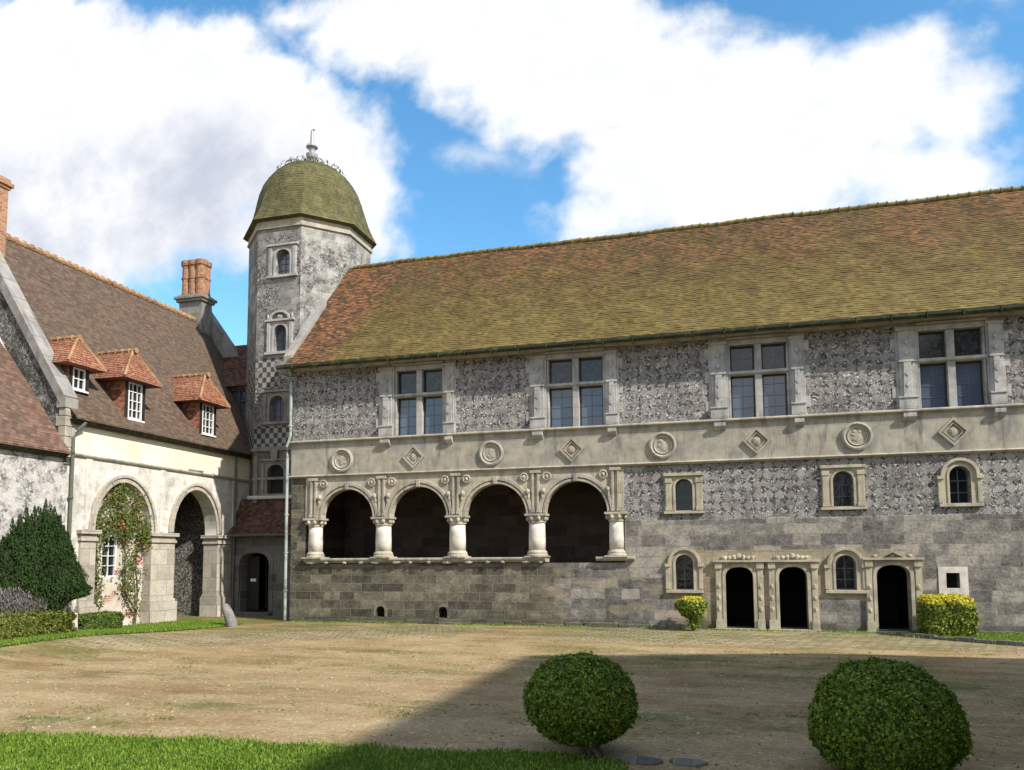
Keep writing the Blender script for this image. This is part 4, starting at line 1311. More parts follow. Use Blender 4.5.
# ------------------------------------------------------------------ left wing, tower, porch (their own frame, drawn at the distance the ground gives)
SL = 0.96


def L(x, y, z, s=SL):
    return (x * s, y * s, CAMZ + (z - CAMZ) * s)


XW = -20.75


def ML(u, v, w):           # u runs away from the viewer along the wall, w is proud of it
    return L(XW + w, u, v)


left = thing('side_wing', 'left wing with cream plaster, two big arches, three red dormers and brick chimneys', 'building', L(XW, 25, 0.0))
A1, A2 = (21.35, 24.0), (25.22, 27.85)
ho = [arch(A1[0], A1[1], 0.0, 5.14, 1.75, 20, 2.0), arch(A2[0], A2[1], -0.2, 5.19, 1.75, 20, 2.0)]
ho[0] = [(u, max(v, 0.0)) for u, v in ho[0]]
MB().holed([(20.15, -0.4), (30.6, -0.4), (30.6, 7.0), (20.15, 7.0)], ho, -0.55, 0.0, ML).build('wall', 'left_wall', left, label='whitened stone wall with cream plaster above')
st = MB().prism([(-0.1, 5.82), (0.06, 5.82), (0.10, 5.87), (0.10, 5.92), (-0.1, 5.94)], 20.15, 30.3, lambda u, v, w: ML(w, v, u))
st.box(26.0, 26.9, 5.98, 6.02, 0, 0.05, ML)
st.build('string_course', 'lime', left)
mo = MB()
for (a, b_), t in ((A1, 5.14), (A2, 5.19)):
    mo.band(head(a, b_, t, 1.75, 0.0, 22), head(a, b_, t, 1.75, 0.13, 22), -0.02, 0.06, ML)
    mo.band(head(a, b_, t, 1.75, 0.17, 22), head(a, b_, t, 1.75, 0.28, 22), -0.02, 0.10, ML)
mo.build('arch_moulding', 'pillar', left, bevel=0.012)
for (p0, p1) in ((20.75, 21.35), (24.0, 25.22), (27.85, 28.80)):
    q = MB()
    q.box(p0 - 0.02, p1 + 0.02, 0.85, 3.02, -0.60, 0.10, ML)
    q.box(p0 - 0.10, p1 + 0.10, -0.3, 0.80, -0.66, 0.22, ML)
    q.box(p0 - 0.06, p1 + 0.06, 0.80, 0.90, -0.62, 0.16, ML)
    q.box(p0 - 0.07, p1 + 0.07, 3.02, 3.12, -0.64, 0.16, ML)
    q.box(p0 - 0.04, p1 + 0.04, 3.12, 3.26, -0.62, 0.12, ML)
    q.box(p0 - 0.13, p1 + 0.13, 3.26, 3.40, -0.68, 0.22, ML)
    q.build('pillar', 'pillar', left, bevel=0.015)
for u in (20.9, 24.45, 28.9):
    MB().box(u, u + 0.26, 3.42, 5.80, -0.02, 0.035, ML).build('pilaster_strip', 'left_wall', left, bevel=0.01)
# first arch: walled up, with a window
inf = MB().holed([(21.2, -0.3), (24.2, -0.3), (24.2, 5.3), (21.2, 5.3)], [[(22.0, 1.78), (22.72, 1.78), (22.72, 3.28), (22.0, 3.28)]], -0.45, -0.28, ML)
inf.build('infill_wall', 'infill', left)
wf = MB().band([(22.06, 1.84), (22.66, 1.84), (22.66, 3.22), (22.06, 3.22)], [(21.98, 1.74), (22.74, 1.74), (22.74, 3.30), (21.98, 3.30)], -0.38, -0.30, ML, True)
wf.box(22.345, 22.375, 1.84, 3.22, -0.37, -0.32, ML)
for k in (1, 2, 3):
    wf.box(22.06, 22.66, 1.84 + k * 0.345 - 0.014, 1.84 + k * 0.345 + 0.014, -0.37, -0.322, ML)
win = wf.build('window', 'white_wood', left, label='white barred window in the walled-up arch')
MB().box(22.03, 22.69, 1.80, 3.26, -0.42, -0.39, ML).build('pane', 'glass_dark', win)
# second arch: deep porch with a flint back wall
nb_ = MB()
DN = -2.3
nb_.add([ML(u, v, w) for w in (-0.54, DN) for (u, v) in ((24.9, -0.3), (28.2, -0.3), (28.2, 5.5), (24.9, 5.5))], [(0, 4, 7, 3), (1, 5, 6, 2), (4, 5, 6, 7), (3, 2, 6, 7), (0, 1, 5, 4)])
nb_.build('porch_recess', 'flint_niche', left)
# roof of the left wing
EXl, EZl, RXl, RZl = -20.40, 7.05, -25.1, 14.15
KX, KZ = -21.15, 7.95       # the foot of the slope kicks out
rf = MB()
rf.courses(L(EXl, 20.1, EZl), L(EXl, 30.9, EZl), L(KX, 20.1, KZ), L(KX, 31.4, KZ), 0.10, 0.010, 60, 0.004)
rf.courses(L(KX, 20.1, KZ), L(KX, 31.4, KZ), L(RXl, 20.1, RZl), L(RXl, 32.5, RZl), 0.10, 0.010, 60, 0.004)
rf.courses(L(2 * RXl - EXl, 20.1, EZl), L(2 * RXl - EXl, 32.5, EZl), L(RXl, 20.1, RZl), L(RXl, 32.5, RZl), 0.5, 0.02, 6, 0.006)
rf.add([L(EXl + 0.005, 20.1, EZl - 0.035), L(EXl + 0.005, 30.9, EZl - 0.035), L(XW - 0.05, 30.9, 7.03), L(XW - 0.05, 20.1, 7.03), L(EXl - 0.015, 20.1, EZl + 0.022), L(EXl - 0.015, 30.9, EZl + 0.022)], [(0, 1, 2, 3), (0, 1, 5, 4)])
lroof = rf.build('roof', 'roof_left', left, label='steep brown tiled roof of the left wing')
eb = MB().prism([(-0.05, 6.88), (0.12, 6.88), (0.30, 7.0), (0.32, 7.02), (-0.05, 7.04)], 20.15, 30.5, lambda u, v, w: ML(w, v, u))
eb.build('eave_board', 'gutter', left)
rg = MB()
y = 21.0
while y < 31.3:
    l = 0.34
    rg.lathe([(0.10, 0), (0.12, l - 0.08), (0.16, l - 0.06), (0.16, l)], (0, 0), 8, lambda u, h, w, y=y: L(RXl + u, y + h, RZl + 0.03 + w))
    y += l
rg.build('ridge_tile_row', 'ridge', lroof)
# end walls behind
bk = MB()
bk.add([L(XW, 32.4, -0.3), L(XW, 32.4, 6.4), L(RXl, 32.4, 14.0), L(2 * RXl - XW, 32.4, 7), L(2 * RXl - XW, 32.4, -0.3)], [(0, 1, 2, 3, 4)])
bk.add([L(2 * RXl - XW, 20.3, -0.3), L(2 * RXl - XW, 32.4, -0.3), L(2 * RXl - XW, 32.4, 7), L(2 * RXl - XW, 20.3, 7)], [(0, 1, 2, 3)])
bk.build('wall', 'darkstone', left, label='rear and far end walls')
# far gable coping and chimney
fc = MB()
for (p, q) in (((-25.15, 15.0), (-21.4, 10.0)), ((-25.05, 15.0), (-28.8, 10.0))):
    fc.add([L(x, y, z + dz) for (x, z) in (p, q) for dz in (-1.1, 0.12) for y in (32.42, 32.85)], [(0, 1, 3, 2), (4, 5, 7, 6), (0, 1, 5, 4), (2, 3, 7, 6), (0, 2, 6, 4), (1, 3, 7, 5)])
fc.build('gable_coping', 'darkstone', left, bevel=0.02)
ch = MB()
ch.box(-26.05, -24.72, 10.5, 15.15, 31.62, 32.40, lambda u, v, w: L(u, w, v))
ch.box(-26.15, -24.62, 15.15, 15.28, 31.5, 32.5, lambda u, v, w: L(u, w, v))
ch.box(-26.23, -24.54, 15.28, 15.42, 31.42, 32.58, lambda u, v, w: L(u, w, v))
ch.box(-26.1, -24.68, 15.42, 15.52, 31.55, 32.45, lambda u, v, w: L(u, w, v))
chim = ch.build('chimney', 'darkstone', left, bevel=0.015, label='stone based chimney with a cluster of orange brick shafts')
cs = MB()
for k, u in enumerate((-25.80, -25.39, -24.98)):
    for w in (31.86, 32.16):
        r = 0.245
        cs.lathe([(r + 0.03, 15.50), (r + 0.03, 15.62), (r, 15.64), (r, 16.35), (r + 0.035, 16.37), (r + 0.035, 16.45), (r, 16.47), (r, 17.0), (r + 0.05, 17.05), (r + 0.07, 17.15), (r + 0.07, 17.28), (r - 0.02, 17.34)], (u, w), 12, lambda a, h, c: L(a, c, h))
cs.build('brick_shaft', 'brick', chim)
# near gable: flint wall rising above the lower roof, with coping
gw = MB()
gw.prism([(-20.72, 5.5), (-20.72, 7.45), (-21.05, 7.55), (-25.1, 13.95), (-25.1, 5.5)], 19.98, 20.34, lambda u, v, w: L(u, w, v))
gw.build('gable_wall', 'flint_gable', left, label='dark flint parapet gable')
gq = MB()
for k in range(5):
    gq.box(-20.98 - 0.12 * (k % 2), -20.69, 5.75 + k * 0.34, 6.07 + k * 0.34, 19.95, 20.36, lambda u, v, w: L(u, w, v))
gq.build('quoin', 'lime', left, bevel=0.01)
gc = MB()
n = 9
for k in range(n):
    t0, t1 = k / n, (k + 0.985) / n
    p = [(-20.85 + (-25.1 + 20.85) * t, 7.55 + (13.95 - 7.55) * t) for t in (t0, t1)]
    gc.add([L(x + ox, y, z + oz) for (x, z) in p for (ox, oz) in ((-0.05, -0.08), (0.14, 0.22)) for y in (19.88, 20.44)], [(0, 1, 3, 2), (4, 5, 7, 6), (0, 1, 5, 4), (2, 3, 7, 6), (0, 2, 6, 4), (1, 3, 7, 5)])
gc.box(-21.05, -20.66, 7.36, 7.70, 19.90, 20.42, lambda u, v, w: L(u, w, v))
gc.build('gable_coping', 'coping', left, bevel=0.02, label='pale stone coping of the near gable')
bc = MB()
bc.box(-25.75, -24.45, 12.6, 15.6, 19.6, 20.72, lambda u, v, w: L(u, w, v))
bc.box(-25.8, -24.4, 15.6, 15.7, 19.55, 20.77, lambda u, v, w: L(u, w, v))
bc.box(-25.87, -24.33, 15.7, 15.85, 19.48, 20.84, lambda u, v, w: L(u, w, v))
bc.box(-25.8, -24.4, 15.85, 15.98, 19.55, 20.77, lambda u, v, w: L(u, w, v))
bc.box(-25.4, -24.8, 15.98, 16.4, 19.9, 20.5, lambda u, v, w: L(u, w, v))
bc.build('chimney', 'brick', left, bevel=0.012, label='plain orange brick chimney at the near gable')
# rain pipe by the gable
dp = MB()
dp.tube([L(-20.45, 20.55, 6.95), L(-20.6, 20.4, 6.7), L(-20.66, 20.26, 6.4), L(-20.66, 20.24, 0.3)], 0.055, 10)
for z in (5.9, 4.4, 2.8):
    dp.lathe([(0.085, z), (0.085, z + 0.06)], (-20.66, 20.24), 10, lambda u, v, w: L(u, w, v))
dp.build('drainpipe', 'zinc', left)
# dormers: front plane X, window y0..y1, z0..z1
for (X, y0, y1, z0, z1, ov) in ((-21.2, 20.66, 21.18, 8.18, 8.92, 0.40), (-20.78, 22.72, 23.39, 7.50, 8.84, 0.44), (-20.78, 26.80, 27.53, 7.58, 8.82, 0.46)):
    c0, c1 = y0 - 0.17, y1 + 0.17
    def D(u, v, w, X=X):
        return L(X + w, u, v)
    bd = MB()
    bd.holed([(c0, z0 - 0.15), (c1, z0 - 0.15), (c1, z1 + 0.1), (c0, z1 + 0.1)], [[(y0, z0), (y1, z0), (y1, z1), (y0, z1)]], -0.12, 0.0, D)
    bd.build
    dr = bd.build('dormer', 'dark_wood', left, label='red tiled dormer with a white barred window')
    for u in (c0, c1):
        ck = MB()
        back = (z1 + 0.1 - 7.05) / 1.5 - (-20.4 - X)
        ck.add([D(u, z0 - 0.5, 0.0), D(u, z1 + 0.1, 0.0), D(u, z1 + 0.1, -back - 0.4), D(u, z0 - 0.5, -0.9)], [(0, 1, 2, 3)])
        ck.build('dormer_cheek', 'dormer_tile', dr)
    wf = MB().band([(y0 + 0.05, z0 + 0.05), (y1 - 0.05, z0 + 0.05), (y1 - 0.05, z1 - 0.05), (y0 + 0.05, z1 - 0.05)], [(y0, z0), (y1, z0), (y1, z1), (y0, z1)], -0.06, 0.01, D, True)
    nm, nr = 2, (2 if z1 - z0 < 1 else 4)
    for k in range(1, nm + 1 if z1 - z0 > 1 else 2):
        u = y0 + (y1 - y0) * k / (nm + 1 if z1 - z0 > 1 else 2)
        wf.box(u - 0.014, u + 0.014, z0, z1, -0.05, 0.0, D)
    for k in range(1, nr):
        v = z0 + (z1 - z0) * k / nr
        wf.box(y0, y1, v - 0.014, v + 0.014, -0.05, 0.002, D)
    wf.box(y0 - 0.05, y1 + 0.08, z0 - 0.07, z0 - 0.01, -0.05, 0.09, D)
    wf.build('window_frame', 'white_wood', dr)
    MB().box(y0 + 0.02, y1 - 0.02, z0 + 0.02, z1 - 0.02, -0.10, -0.07, D).build('pane', 'glass_dark', dr)
    e0, e1 = c0 - ov, c1 + ov
    ze = z1 + 0.02
    hw = (e1 - e0) / 2
    rz = ze + hw * 1.28
    um = (e0 + e1) / 2
    fx = 0.36
    ax = fx - hw * 0.55
    bkx = -3.6
    dt = MB()
    dt.courses(D(e0, ze, bkx), D(e0, ze, fx), D(um, rz, bkx), D(um, rz, ax), 0.11, 0.02, 30, 0.006)
    dt.courses(D(e1, ze, fx), D(e1, ze, bkx), D(um, rz, ax), D(um, rz, bkx), 0.11, 0.02, 30, 0.006)
    dt.courses(D(e0, ze, fx), D(e1, ze, fx), D(um - 0.02, rz, ax), D(um + 0.02, rz, ax), 0.11, 0.02, 12, 0.006)
    dt.add([D(e0, ze, bkx), D(e1, ze, bkx), D(e1, ze, fx), D(e0, ze, fx)], [(0, 1, 2, 3)])
    dt.build('dormer_roof', 'dormer_tile', dr)
    rt = MB()
    w = bkx
    while w < ax - 0.1:
        rt.lathe([(0.06, 0), (0.075, 0.22), (0.105, 0.24), (0.105, 0.30)], (0, 0), 8, lambda a, h, c, w=w: D(um + a, rz + c + 0.01, w + h))
        w += 0.30
    rt.tube([D(um, rz + 0.02, ax), D(e0 + 0.03, ze + 0.05, fx - 0.02)], 0.055, 6)
    rt.tube([D(um, rz + 0.02, ax), D(e1 - 0.03, ze + 0.05, fx - 0.02)], 0.055, 6)
    rt.build('dormer_ridge', 'ridge', dr)

# ------------------------------------------------------------------ lower building further left
low = thing('low_building', 'lower whitened flint building with red-brown roof at the left edge', 'building', L(XW, 16, 0.0))
MB().box(8.0, 20.155, -0.4, 5.82, -0.5, 0.0, ML).build('wall', 'flint_pale', low)
lr = MB()
lr.courses(L(-20.45, 8, 5.86), L(-20.45, 19.97, 5.86), L(-25.1, 8, 11.8), L(-25.1, 19.97, 11.8), 0.10, 0.010, 60, 0.004)
lr.courses(L(-29.75, 8, 5.86), L(-29.75, 19.97, 5.86), L(-25.1, 8, 11.8), L(-25.1, 19.97, 11.8), 0.5, 0.02, 6, 0.006)
lr.add([L(-20.445, 8, 5.82), L(-20.445, 19.97, 5.82), L(XW - 0.1, 19.97, 5.86), L(XW - 0.1, 8, 5.86), L(-20.465, 8, 5.882), L(-20.465, 19.97, 5.882)], [(0, 1, 2, 3), (0, 1, 5, 4)])
lr.build('roof', 'roof_low', low)
MB().prism([(-0.05, 5.70), (0.10, 5.70), (0.26, 5.80), (0.28, 5.83), (-0.05, 5.84)], 8, 19.97, lambda u, v, w: ML(w, v, u)).build('eave_board', 'gutter', low)
fl = MB()
fl.tube([L(-20.55 + (-25.1 + 20.55) * t, 19.93, 5.80 + (11.75 - 5.80) * t + 0.09 * math.sin(t * 9) * 0.3) for t in [i / 20 for i in range(21)]], 0.085, 6)
fl.build('flashing', 'flash', low)
sd = MB()
for (z0, z1, w1) in ((0.0, 4.55, 0.06), ):
    sd.box(15.6, 17.25, z0, z1, 0.0, w1, ML)
sd.box(15.4, 17.45, 4.55, 4.72, 0.0, 0.16, ML)
sd.box(15.3, 17.6, 4.72, 4.85, 0.0, 0.24, ML)
sd.box(15.5, 17.3, 4.85, 5.15, 0.0, 0.06, ML)
sd.build('stone_surround', 'column', low, bevel=0.015, label='pale dressed stone surround with cornice')
X = -21.9
ld = MB()
ld.courses(L(X - 2.5, 14.2, 9.15), L(X, 14.2, 8.62), L(X - 2.5, 15.6, 9.95), L(X - 0.5, 15.6, 9.6), 0.11, 0.018, 10, 0.006)
ld.courses(L(X, 17.0, 8.62), L(X - 2.5, 17.0, 9.15), L(X - 0.5, 15.6, 9.6), L(X - 2.5, 15.6, 9.95), 0.11, 0.018, 10, 0.006)
ld.courses(L(X, 14.2, 8.62), L(X, 17.0, 8.62), L(X - 0.5, 15.58, 9.6), L(X - 0.5, 15.62, 9.6), 0.11, 0.018, 10, 0.006)
ld.add([L(X, 14.2, 8.62), L(X, 17.0, 8.62), L(X - 2.5, 17.0, 9.1), L(X - 2.5, 14.2, 9.1)], [(0, 1, 2, 3)])
ld.box(14.5, 16.7, 7.6, 8.62, -2.0, -0.3, lambda u, v, w: L(X + w, u, v))
ld.build('dormer', 'roof_low', low)

# ------------------------------------------------------------------ stair tower
ST = 0.941
TS = 2.24
TH = TS * (1 + math.sqrt(2)) / 2
TR = TH / math.cos(math.pi / 8)
TX, TY = -19.44, 30.1 + TH


def T(x, y, z):
    return L(x, y, z, ST)


def MT(u, v, w):       # the face towards the court
    return T(u, 30.1 - w, v)


tower = thing('stair_tower', 'octagonal stone stair tower with a mossy domed roof and lead finial', 'tower', T(TX, TY, 0))


def octo(r, z):
    return [T(TX + r * math.cos(math.pi / 8 + k * math.pi / 4), TY + r * math.sin(math.pi / 8 + k * math.pi / 4), z) for k in range(8)]


# front face carries the openings; the seven others are plain
tb = MB()
TWIN = [(-19.62, -18.86, 15.30, 16.50), (-19.64, -18.98, 11.74, 12.98), (-19.76, -19.02, 8.54, 9.72), (-19.80, -18.98, 5.28, 6.60)]
v = octo(TR, 3.6) + octo(TR, 17.95)
F_ = 5   # the face whose outward direction is -y
tb.add(v, [(i, (i + 1) % 8, 8 + (i + 1) % 8, 8 + i) for i in range(8) if i != F_])
tb.holed([(TX - TS / 2, 3.6), (TX + TS / 2, 3.6), (TX + TS / 2, 17.95), (TX - TS / 2, 17.95)], [arch(a, b_, c, d, 0.36, 10, 2.0) for a, b_, c, d in TWIN], -0.40, 0.0, MT)
tb.build('wall', 'tower', tower)
for i, (a, b_, c, d) in enumerate(TWIN):
    f = MB()
    i_, o_ = arch(a, b_, c, d, 0.36, 10), arch(a - 0.10, b_ + 0.10, c, d + 0.10, 0.44, 10)
    f.band(i_[1:] + i_[:1], o_[1:] + o_[:1], -0.02, 0.06, MT)
    f.holed([(a - 0.34, c), (b_ + 0.34, c), (b_ + 0.34, d + 0.18), (a - 0.34, d + 0.18)], [o_], -0.02, 0.03, MT, rim=True)
    f.box(a - 0.42, b_ + 0.42, c - 0.12, c, -0.02, 0.12, MT)
    f.box(a - 0.42, b_ + 0.42, d + 0.16, d + 0.26, -0.02, 0.13, MT)
    for s0 in (a - 0.32, b_ + 0.16):
        f.box(s0, s0 + 0.16, c, d + 0.1, 0, 0.09, MT)
    if i == 1:
        mc = (a + b_) / 2
        f.band(head(a - 0.12, b_ + 0.12, d + 0.58, 0.34, -0.02, 10), head(a - 0.12, b_ + 0.12, d + 0.58, 0.34, 0.08, 10), 0.0, 0.13, MT)
        f.blob((mc, d + 0.38, 0.03), (0.18, 0.12, 0.06), 10, 6, MT, 0.1)
        for k in (-1, 1):
            f.blob((mc + 0.62 * k, d + 0.38, 0.04), (0.06, 0.16, 0.05), 8, 6, MT, 0.1)
    if i == 3:
        mc = (a + b_) / 2
        f.box(mc - 0.16, mc + 0.16, d + 0.12, d + 0.62, 0, 0.20, MT)
        for s0 in (TX - TS / 2 + 0.05, TX + TS / 2 - 0.25):
            f.box(s0, s0 + 0.2, 4.9, 7.0, 0, 0.07, MT)
    w_ = f.build('window', ['pilaster', 'pilaster', 'darkstone', 'darkstone'][i], tower, bevel=0.01, label=['topmost tower window', 'tower window under an arched pediment', 'tower window above the chequered flint', 'dark niche above the porch roof'][i])
    MB().prism(i_, -0.26, -0.25, MT).build('pane', 'glass' if i < 3 else 'void', w_)
    if i < 3:
        gb = MB()
        gb.box((a + b_) / 2 - 0.014, (a + b_) / 2 + 0.014, c, d, -0.25, -0.22, MT)
        for t in (0.25, 0.5, 0.72):
            gb.box(a, b_, c + (d - c) * t - 0.011, c + (d - c) * t + 0.011, -0.25, -0.222, MT)
        gb.build('glazing_bars', 'bar', w_)
for (z0, z1, pr, mt) in ((17.55, 17.66, 0.09, 'lime'), (17.66, 17.95, 0.04, 'lime'), (7.22, 7.36, 0.10, 'darkstone'), (5.92, 6.03, 0.08, 'darkstone')):
    q = MB()
    if z0 < 17 and z0 < 6:
        q.box(TX - TS / 2 - 0.02, TX + TS / 2 + 0.02, z0, z1, -0.1, pr, MT)
    else:
        rin, rout = TR - 0.2, TR + pr
        vs = octo(rin, z0) + octo(rout, z0) + octo(rin, z1) + octo(rout, z1)
        q.add(vs, [f for k in range(8) for j in [(k + 1) % 8] for f in ((k, j, 8 + j, 8 + k), (16 + k, 16 + j, 24 + j, 24 + k), (8 + k, 8 + j, 24 + j, 24 + k))])
    q.build('string_course', mt, tower)
# domed roof in eight curved faces
PR = [(3.22, 17.98), (3.02, 18.36), (2.82, 18.85), (2.68, 19.35), (2.54, 19.85), (2.38, 20.28), (2.16, 20.66), (1.86, 21.04), (1.48, 21.38), (1.05, 21.60), (0.62, 21.73), (0.10, 21.80)]
dm_ = MB()


def dome_pt(r, a, z):
    # eight-sided at the eave, rounding off towards the crown
    k = ((a - math.pi / 8) % (math.pi / 4)) - math.pi / 8
    octr = math.cos(math.pi / 8) / math.cos(k)
    q = ss(18.0, 20.2, z)
    rr = r * (octr * (1 - q) + 0.975 * q)
    return T(TX + rr * math.cos(a), TY + rr * math.sin(a), z)


for i in range(len(PR) - 1):
    (r0, z0), (r1, z1) = PR[i], PR[i + 1]
    for k in range(40):
        a0, a1 = math.pi / 8 + k * math.pi / 20, math.pi / 8 + (k + 1) * math.pi / 20
        dm_.courses(dome_pt(r0, a0, z0), dome_pt(r0, a1, z0), dome_pt(r1, a0, z1), dome_pt(r1, a1, z1), 0.13, 0.012, 3, 0.004)
vs = octo(3.22, 17.97) + octo(TR - 0.1, 17.9)
dm_.add(vs, [(k, (k + 1) % 8, 8 + (k + 1) % 8, 8 + k) for k in range(8)])
dm_.build('domed_roof', 'dome', tower, label='bell-shaped octagonal roof green with moss')
fn = MB().lathe([(r_ * 1.35, h_) for r_, h_ in [(0.24, 21.70), (0.22, 21.85), (0.15, 22.1), (0.13, 22.22), (0.19, 22.26), (0.21, 22.36), (0.22, 22.46), (0.13, 22.52), (0.10, 22.58), (0.12, 22.74), (0.22, 22.82), (0.19, 22.94), (0.09, 23.0), (0.075, 23.15), (0.05, 23.7), (0.02, 23.78)]], (TX, TY), 12, lambda u, v, w: T(u, w, v))
for k in range(4):
    a = k * math.pi / 2 + 0.4
    fn.blob((TX + 0.24 * math.cos(a), 22.88, TY + 0.22 * math.sin(a)), (0.06, 0.08, 0.06), 6, 5, lambda u, v, w: T(u, w, v))
fn.blob((TX + 0.06, 23.74, TY), (0.12, 0.05, 0.05), 6, 5, lambda u, v, w: T(u, w, v))
fn.build('finial', 'finial', tower, smooth=False)

# short wall closing the gap between tower and long wing, and the linking building behind
link = thing('link_building', 'small tiled link between left wing and tower', 'building', L(-22.5, 31.4, 0))
MB().holed([(-25.0, -0.3), (-20.5, -0.3), (-20.5, 10.7), (-25.0, 10.7)], [[(-22.85, 9.3), (-21.75, 9.3), (-21.75, 10.5), (-22.85, 10.5)]], -0.3, 0.0, lambda u, v, w: L(u, 31.25 - w, v)).build('wall', 'darkstone', link)
lk = MB().courses(L(-25.2, 31.0, 10.55), L(-20.3, 31.0, 10.55), L(-25.2, 33.0, 13.15), L(-20.3, 33.0, 13.15), 0.12, 0.02, 30, 0.008)
lk.courses(L(-25.2, 36.0, 10.55), L(-20.3, 36.0, 10.55), L(-25.2, 33.0, 13.15), L(-20.3, 33.0, 13.15), 0.5, 0.02, 5, 0.008)
lk.add([L(-25.2, 31.0, 10.52), L(-20.3, 31.0, 10.52), L(-20.3, 31.3, 10.6), L(-25.2, 31.3, 10.6)], [(0, 1, 2, 3)])
lk.build('roof', 'roof_porch', link)
w_ = MB().band([(-22.75, 9.4), (-21.85, 9.4), (-21.85, 10.4), (-22.75, 10.4)], [(-22.86, 9.28), (-21.74, 9.28), (-21.74, 10.52), (-22.86, 10.52)], -0.2, -0.1, lambda u, v, w: L(u, 31.25 - w, v), True)
w_.box(-22.33, -22.27, 9.3, 10.5, -0.2, -0.12, lambda u, v, w: L(u, 31.25 - w, v)).box(-22.8, -21.8, 9.88, 9.92, -0.2, -0.12, lambda u, v, w: L(u, 31.25 - w, v))
w_ = w_.build('window', 'bar', link)
MB().box(-22.86, -21.74, 9.28, 10.52, -0.28, -0.24, lambda u, v, w: L(u, 31.25 - w, v)).build('pane', 'glass', w_)

# ------------------------------------------------------------------ porch with lean-to roof in the corner
SP = 0.945
porch = thing('porch', 'stone corner porch with a dark tiled lean-to roof and arched doorway', 'porch', L(-19.5, 29.3, 0, SP))


def MPo(u, v, w):
    return L(u, 29.3 - w, v, SP)


DA = (-20.60, -19.13)
do = arch(DA[0], DA[1], 0.12, 2.66, 0.55, 16, 2.5)
MB().holed([(-21.4, -0.4), (-16.6, -0.4), (-16.6, 3.5), (-21.4, 3.5)], [do], -0.6, 0.0, MPo).build('wall', 'porch', porch)
dr_ = MB()
o2 = arch(DA[0] - 0.22, DA[1] + 0.22, 0.12, 2.88, 0.66, 16, 2.5)
dr_.band(do[1:] + do[:1], o2[1:] + o2[:1], -0.02, 0.035, MPo)
dr_.box(DA[0] - 0.3, DA[1] + 0.2, -0.05, 0.12, -0.5, 0.3, MPo)
df = dr_.build('doorway', 'porch', porch, bevel=0.01, label='arched porch doorway')
pr_ = MB()
MP2 = MPo
pr_.add([MP2(-20.9, 0.1, -0.6), MP2(-18.9, 0.1, -0.6), MP2(-18.9, 0.1, -3.5), MP2(-20.9, 0.1, -3.5), MP2(-20.9, 3.2, -0.6), MP2(-18.9, 3.2, -0.6), MP2(-18.9, 3.2, -3.5), MP2(-20.9, 3.2, -3.5)],
        [(0, 1, 2, 3), (4, 5, 6, 7), (0, 3, 7, 4), (1, 2, 6, 5), (3, 2, 6, 7)])
pr_.build('passage', 'void', df)
lf = MB().box(-20.50, -19.92, 0.14, 2.5, -0.52, -0.46, MPo)
lf = lf.build('door', 'dark_wood', df)
MB().box(-20.34, -20.06, 1.40, 1.53, -0.455, -0.445, MPo).build('notice', 'paper', porch, label='white paper notice on the porch door')
jb = MB().box(-20.74, -20.60, 0.1, 2.3, -0.1, 0.03, MPo).build('door_jamb', 'column', porch, label='pale stone left jamb')
pf = MB()
e0, e1 = L(-21.2, 28.95, 3.42, SP), L(-16.4, 28.95, 3.42, SP)
k0, k1 = L(-21.2, 29.45, 3.85, SP), L(-16.4, 29.45, 3.85, SP)
t0, t1 = T(-21.6, 30.12, 5.08), T(-16.9, 30.12, 5.08)
pf.courses(e0, e1, k0, k1, 0.12, 0.02, 36, 0.01)
pf.courses(k0, k1, t0, t1, 0.12, 0.02, 36, 0.01)
pf.add([e0, e1, L(-16.4, 29.4, 3.42, SP), L(-21.2, 29.4, 3.42, SP)], [(0, 1, 2, 3)])
pf.build('roof', 'roof_porch', porch)
pg = MB()
pg.tube([Vector(L(XW + 0.1, 28.85, 3.40, SL)), Vector(L(XW + 0.1, 29.35, 3.95, SL)), Vector(L(XW + 0.12, 30.1, 5.12, SL))], 0.07, 6)
pg.tube([Vector(T(-20.75, 30.03, 5.13)), Vector(T(-18.2, 30.03, 5.13))], 0.085, 6)
pg.build('flashing', 'flash', porch)
pg = MB()
pg.tube([Vector(L(-21.2, 28.88, 3.40, SP)), Vector(L(-16.5, 28.88, 3.42, SP))], 0.05, 8)
pg.tube([Vector(L(XW + 0.12, 28.95, 6.85)), Vector(L(XW + 0.12, 28.95, 3.6))], 0.045, 8)
pg.tube([Vector(L(-20.78, 29.10, 3.3, SP)), Vector(L(-20.78, 29.10, 0.2, SP))], 0.045, 8)
pg.build('gutter', 'zinc', porch)

# ------------------------------------------------------------------ unseen building on the right, its form shaped to throw the gravel shadow
pav = thing('shadow_building', 'unseen steep-roofed building, its form shaped to throw the shadow on the gravel', 'building', (11.5, 0, 0))
px0, px1, py0, py1, pe, pz_ = 8.4, 14.6, -18.0, 16.9, 6.0, 15.0
MB().box(px0, px1, py0, py1, -0.3, pe, lambda u, v, w: (u, v, w)).build('wall', 'tower', pav)
q = MB()
pm = (px0 + px1) / 2
A_, B_, C_, D_ = (px0 - 0.1, py0 - 0.1, pe), (px0 - 0.1, py1 + 0.1, pe), (px1 + 0.1, py1 + 0.1, pe), (px1 + 0.1, py0 - 0.1, pe)
R0, R1 = (pm, py0 + 6.1, pz_), (pm, py1 - 6.1, pz_)
q.add([A_, B_, C_, D_, R0, R1], [(0, 1, 5, 4), (2, 3, 4, 5), (1, 2, 5), (3, 0, 4), (0, 1, 2, 3)])
q.build('roof', 'roof_low', pav)


# ------------------------------------------------------------------ planting
rng = np.random.default_rng(5)


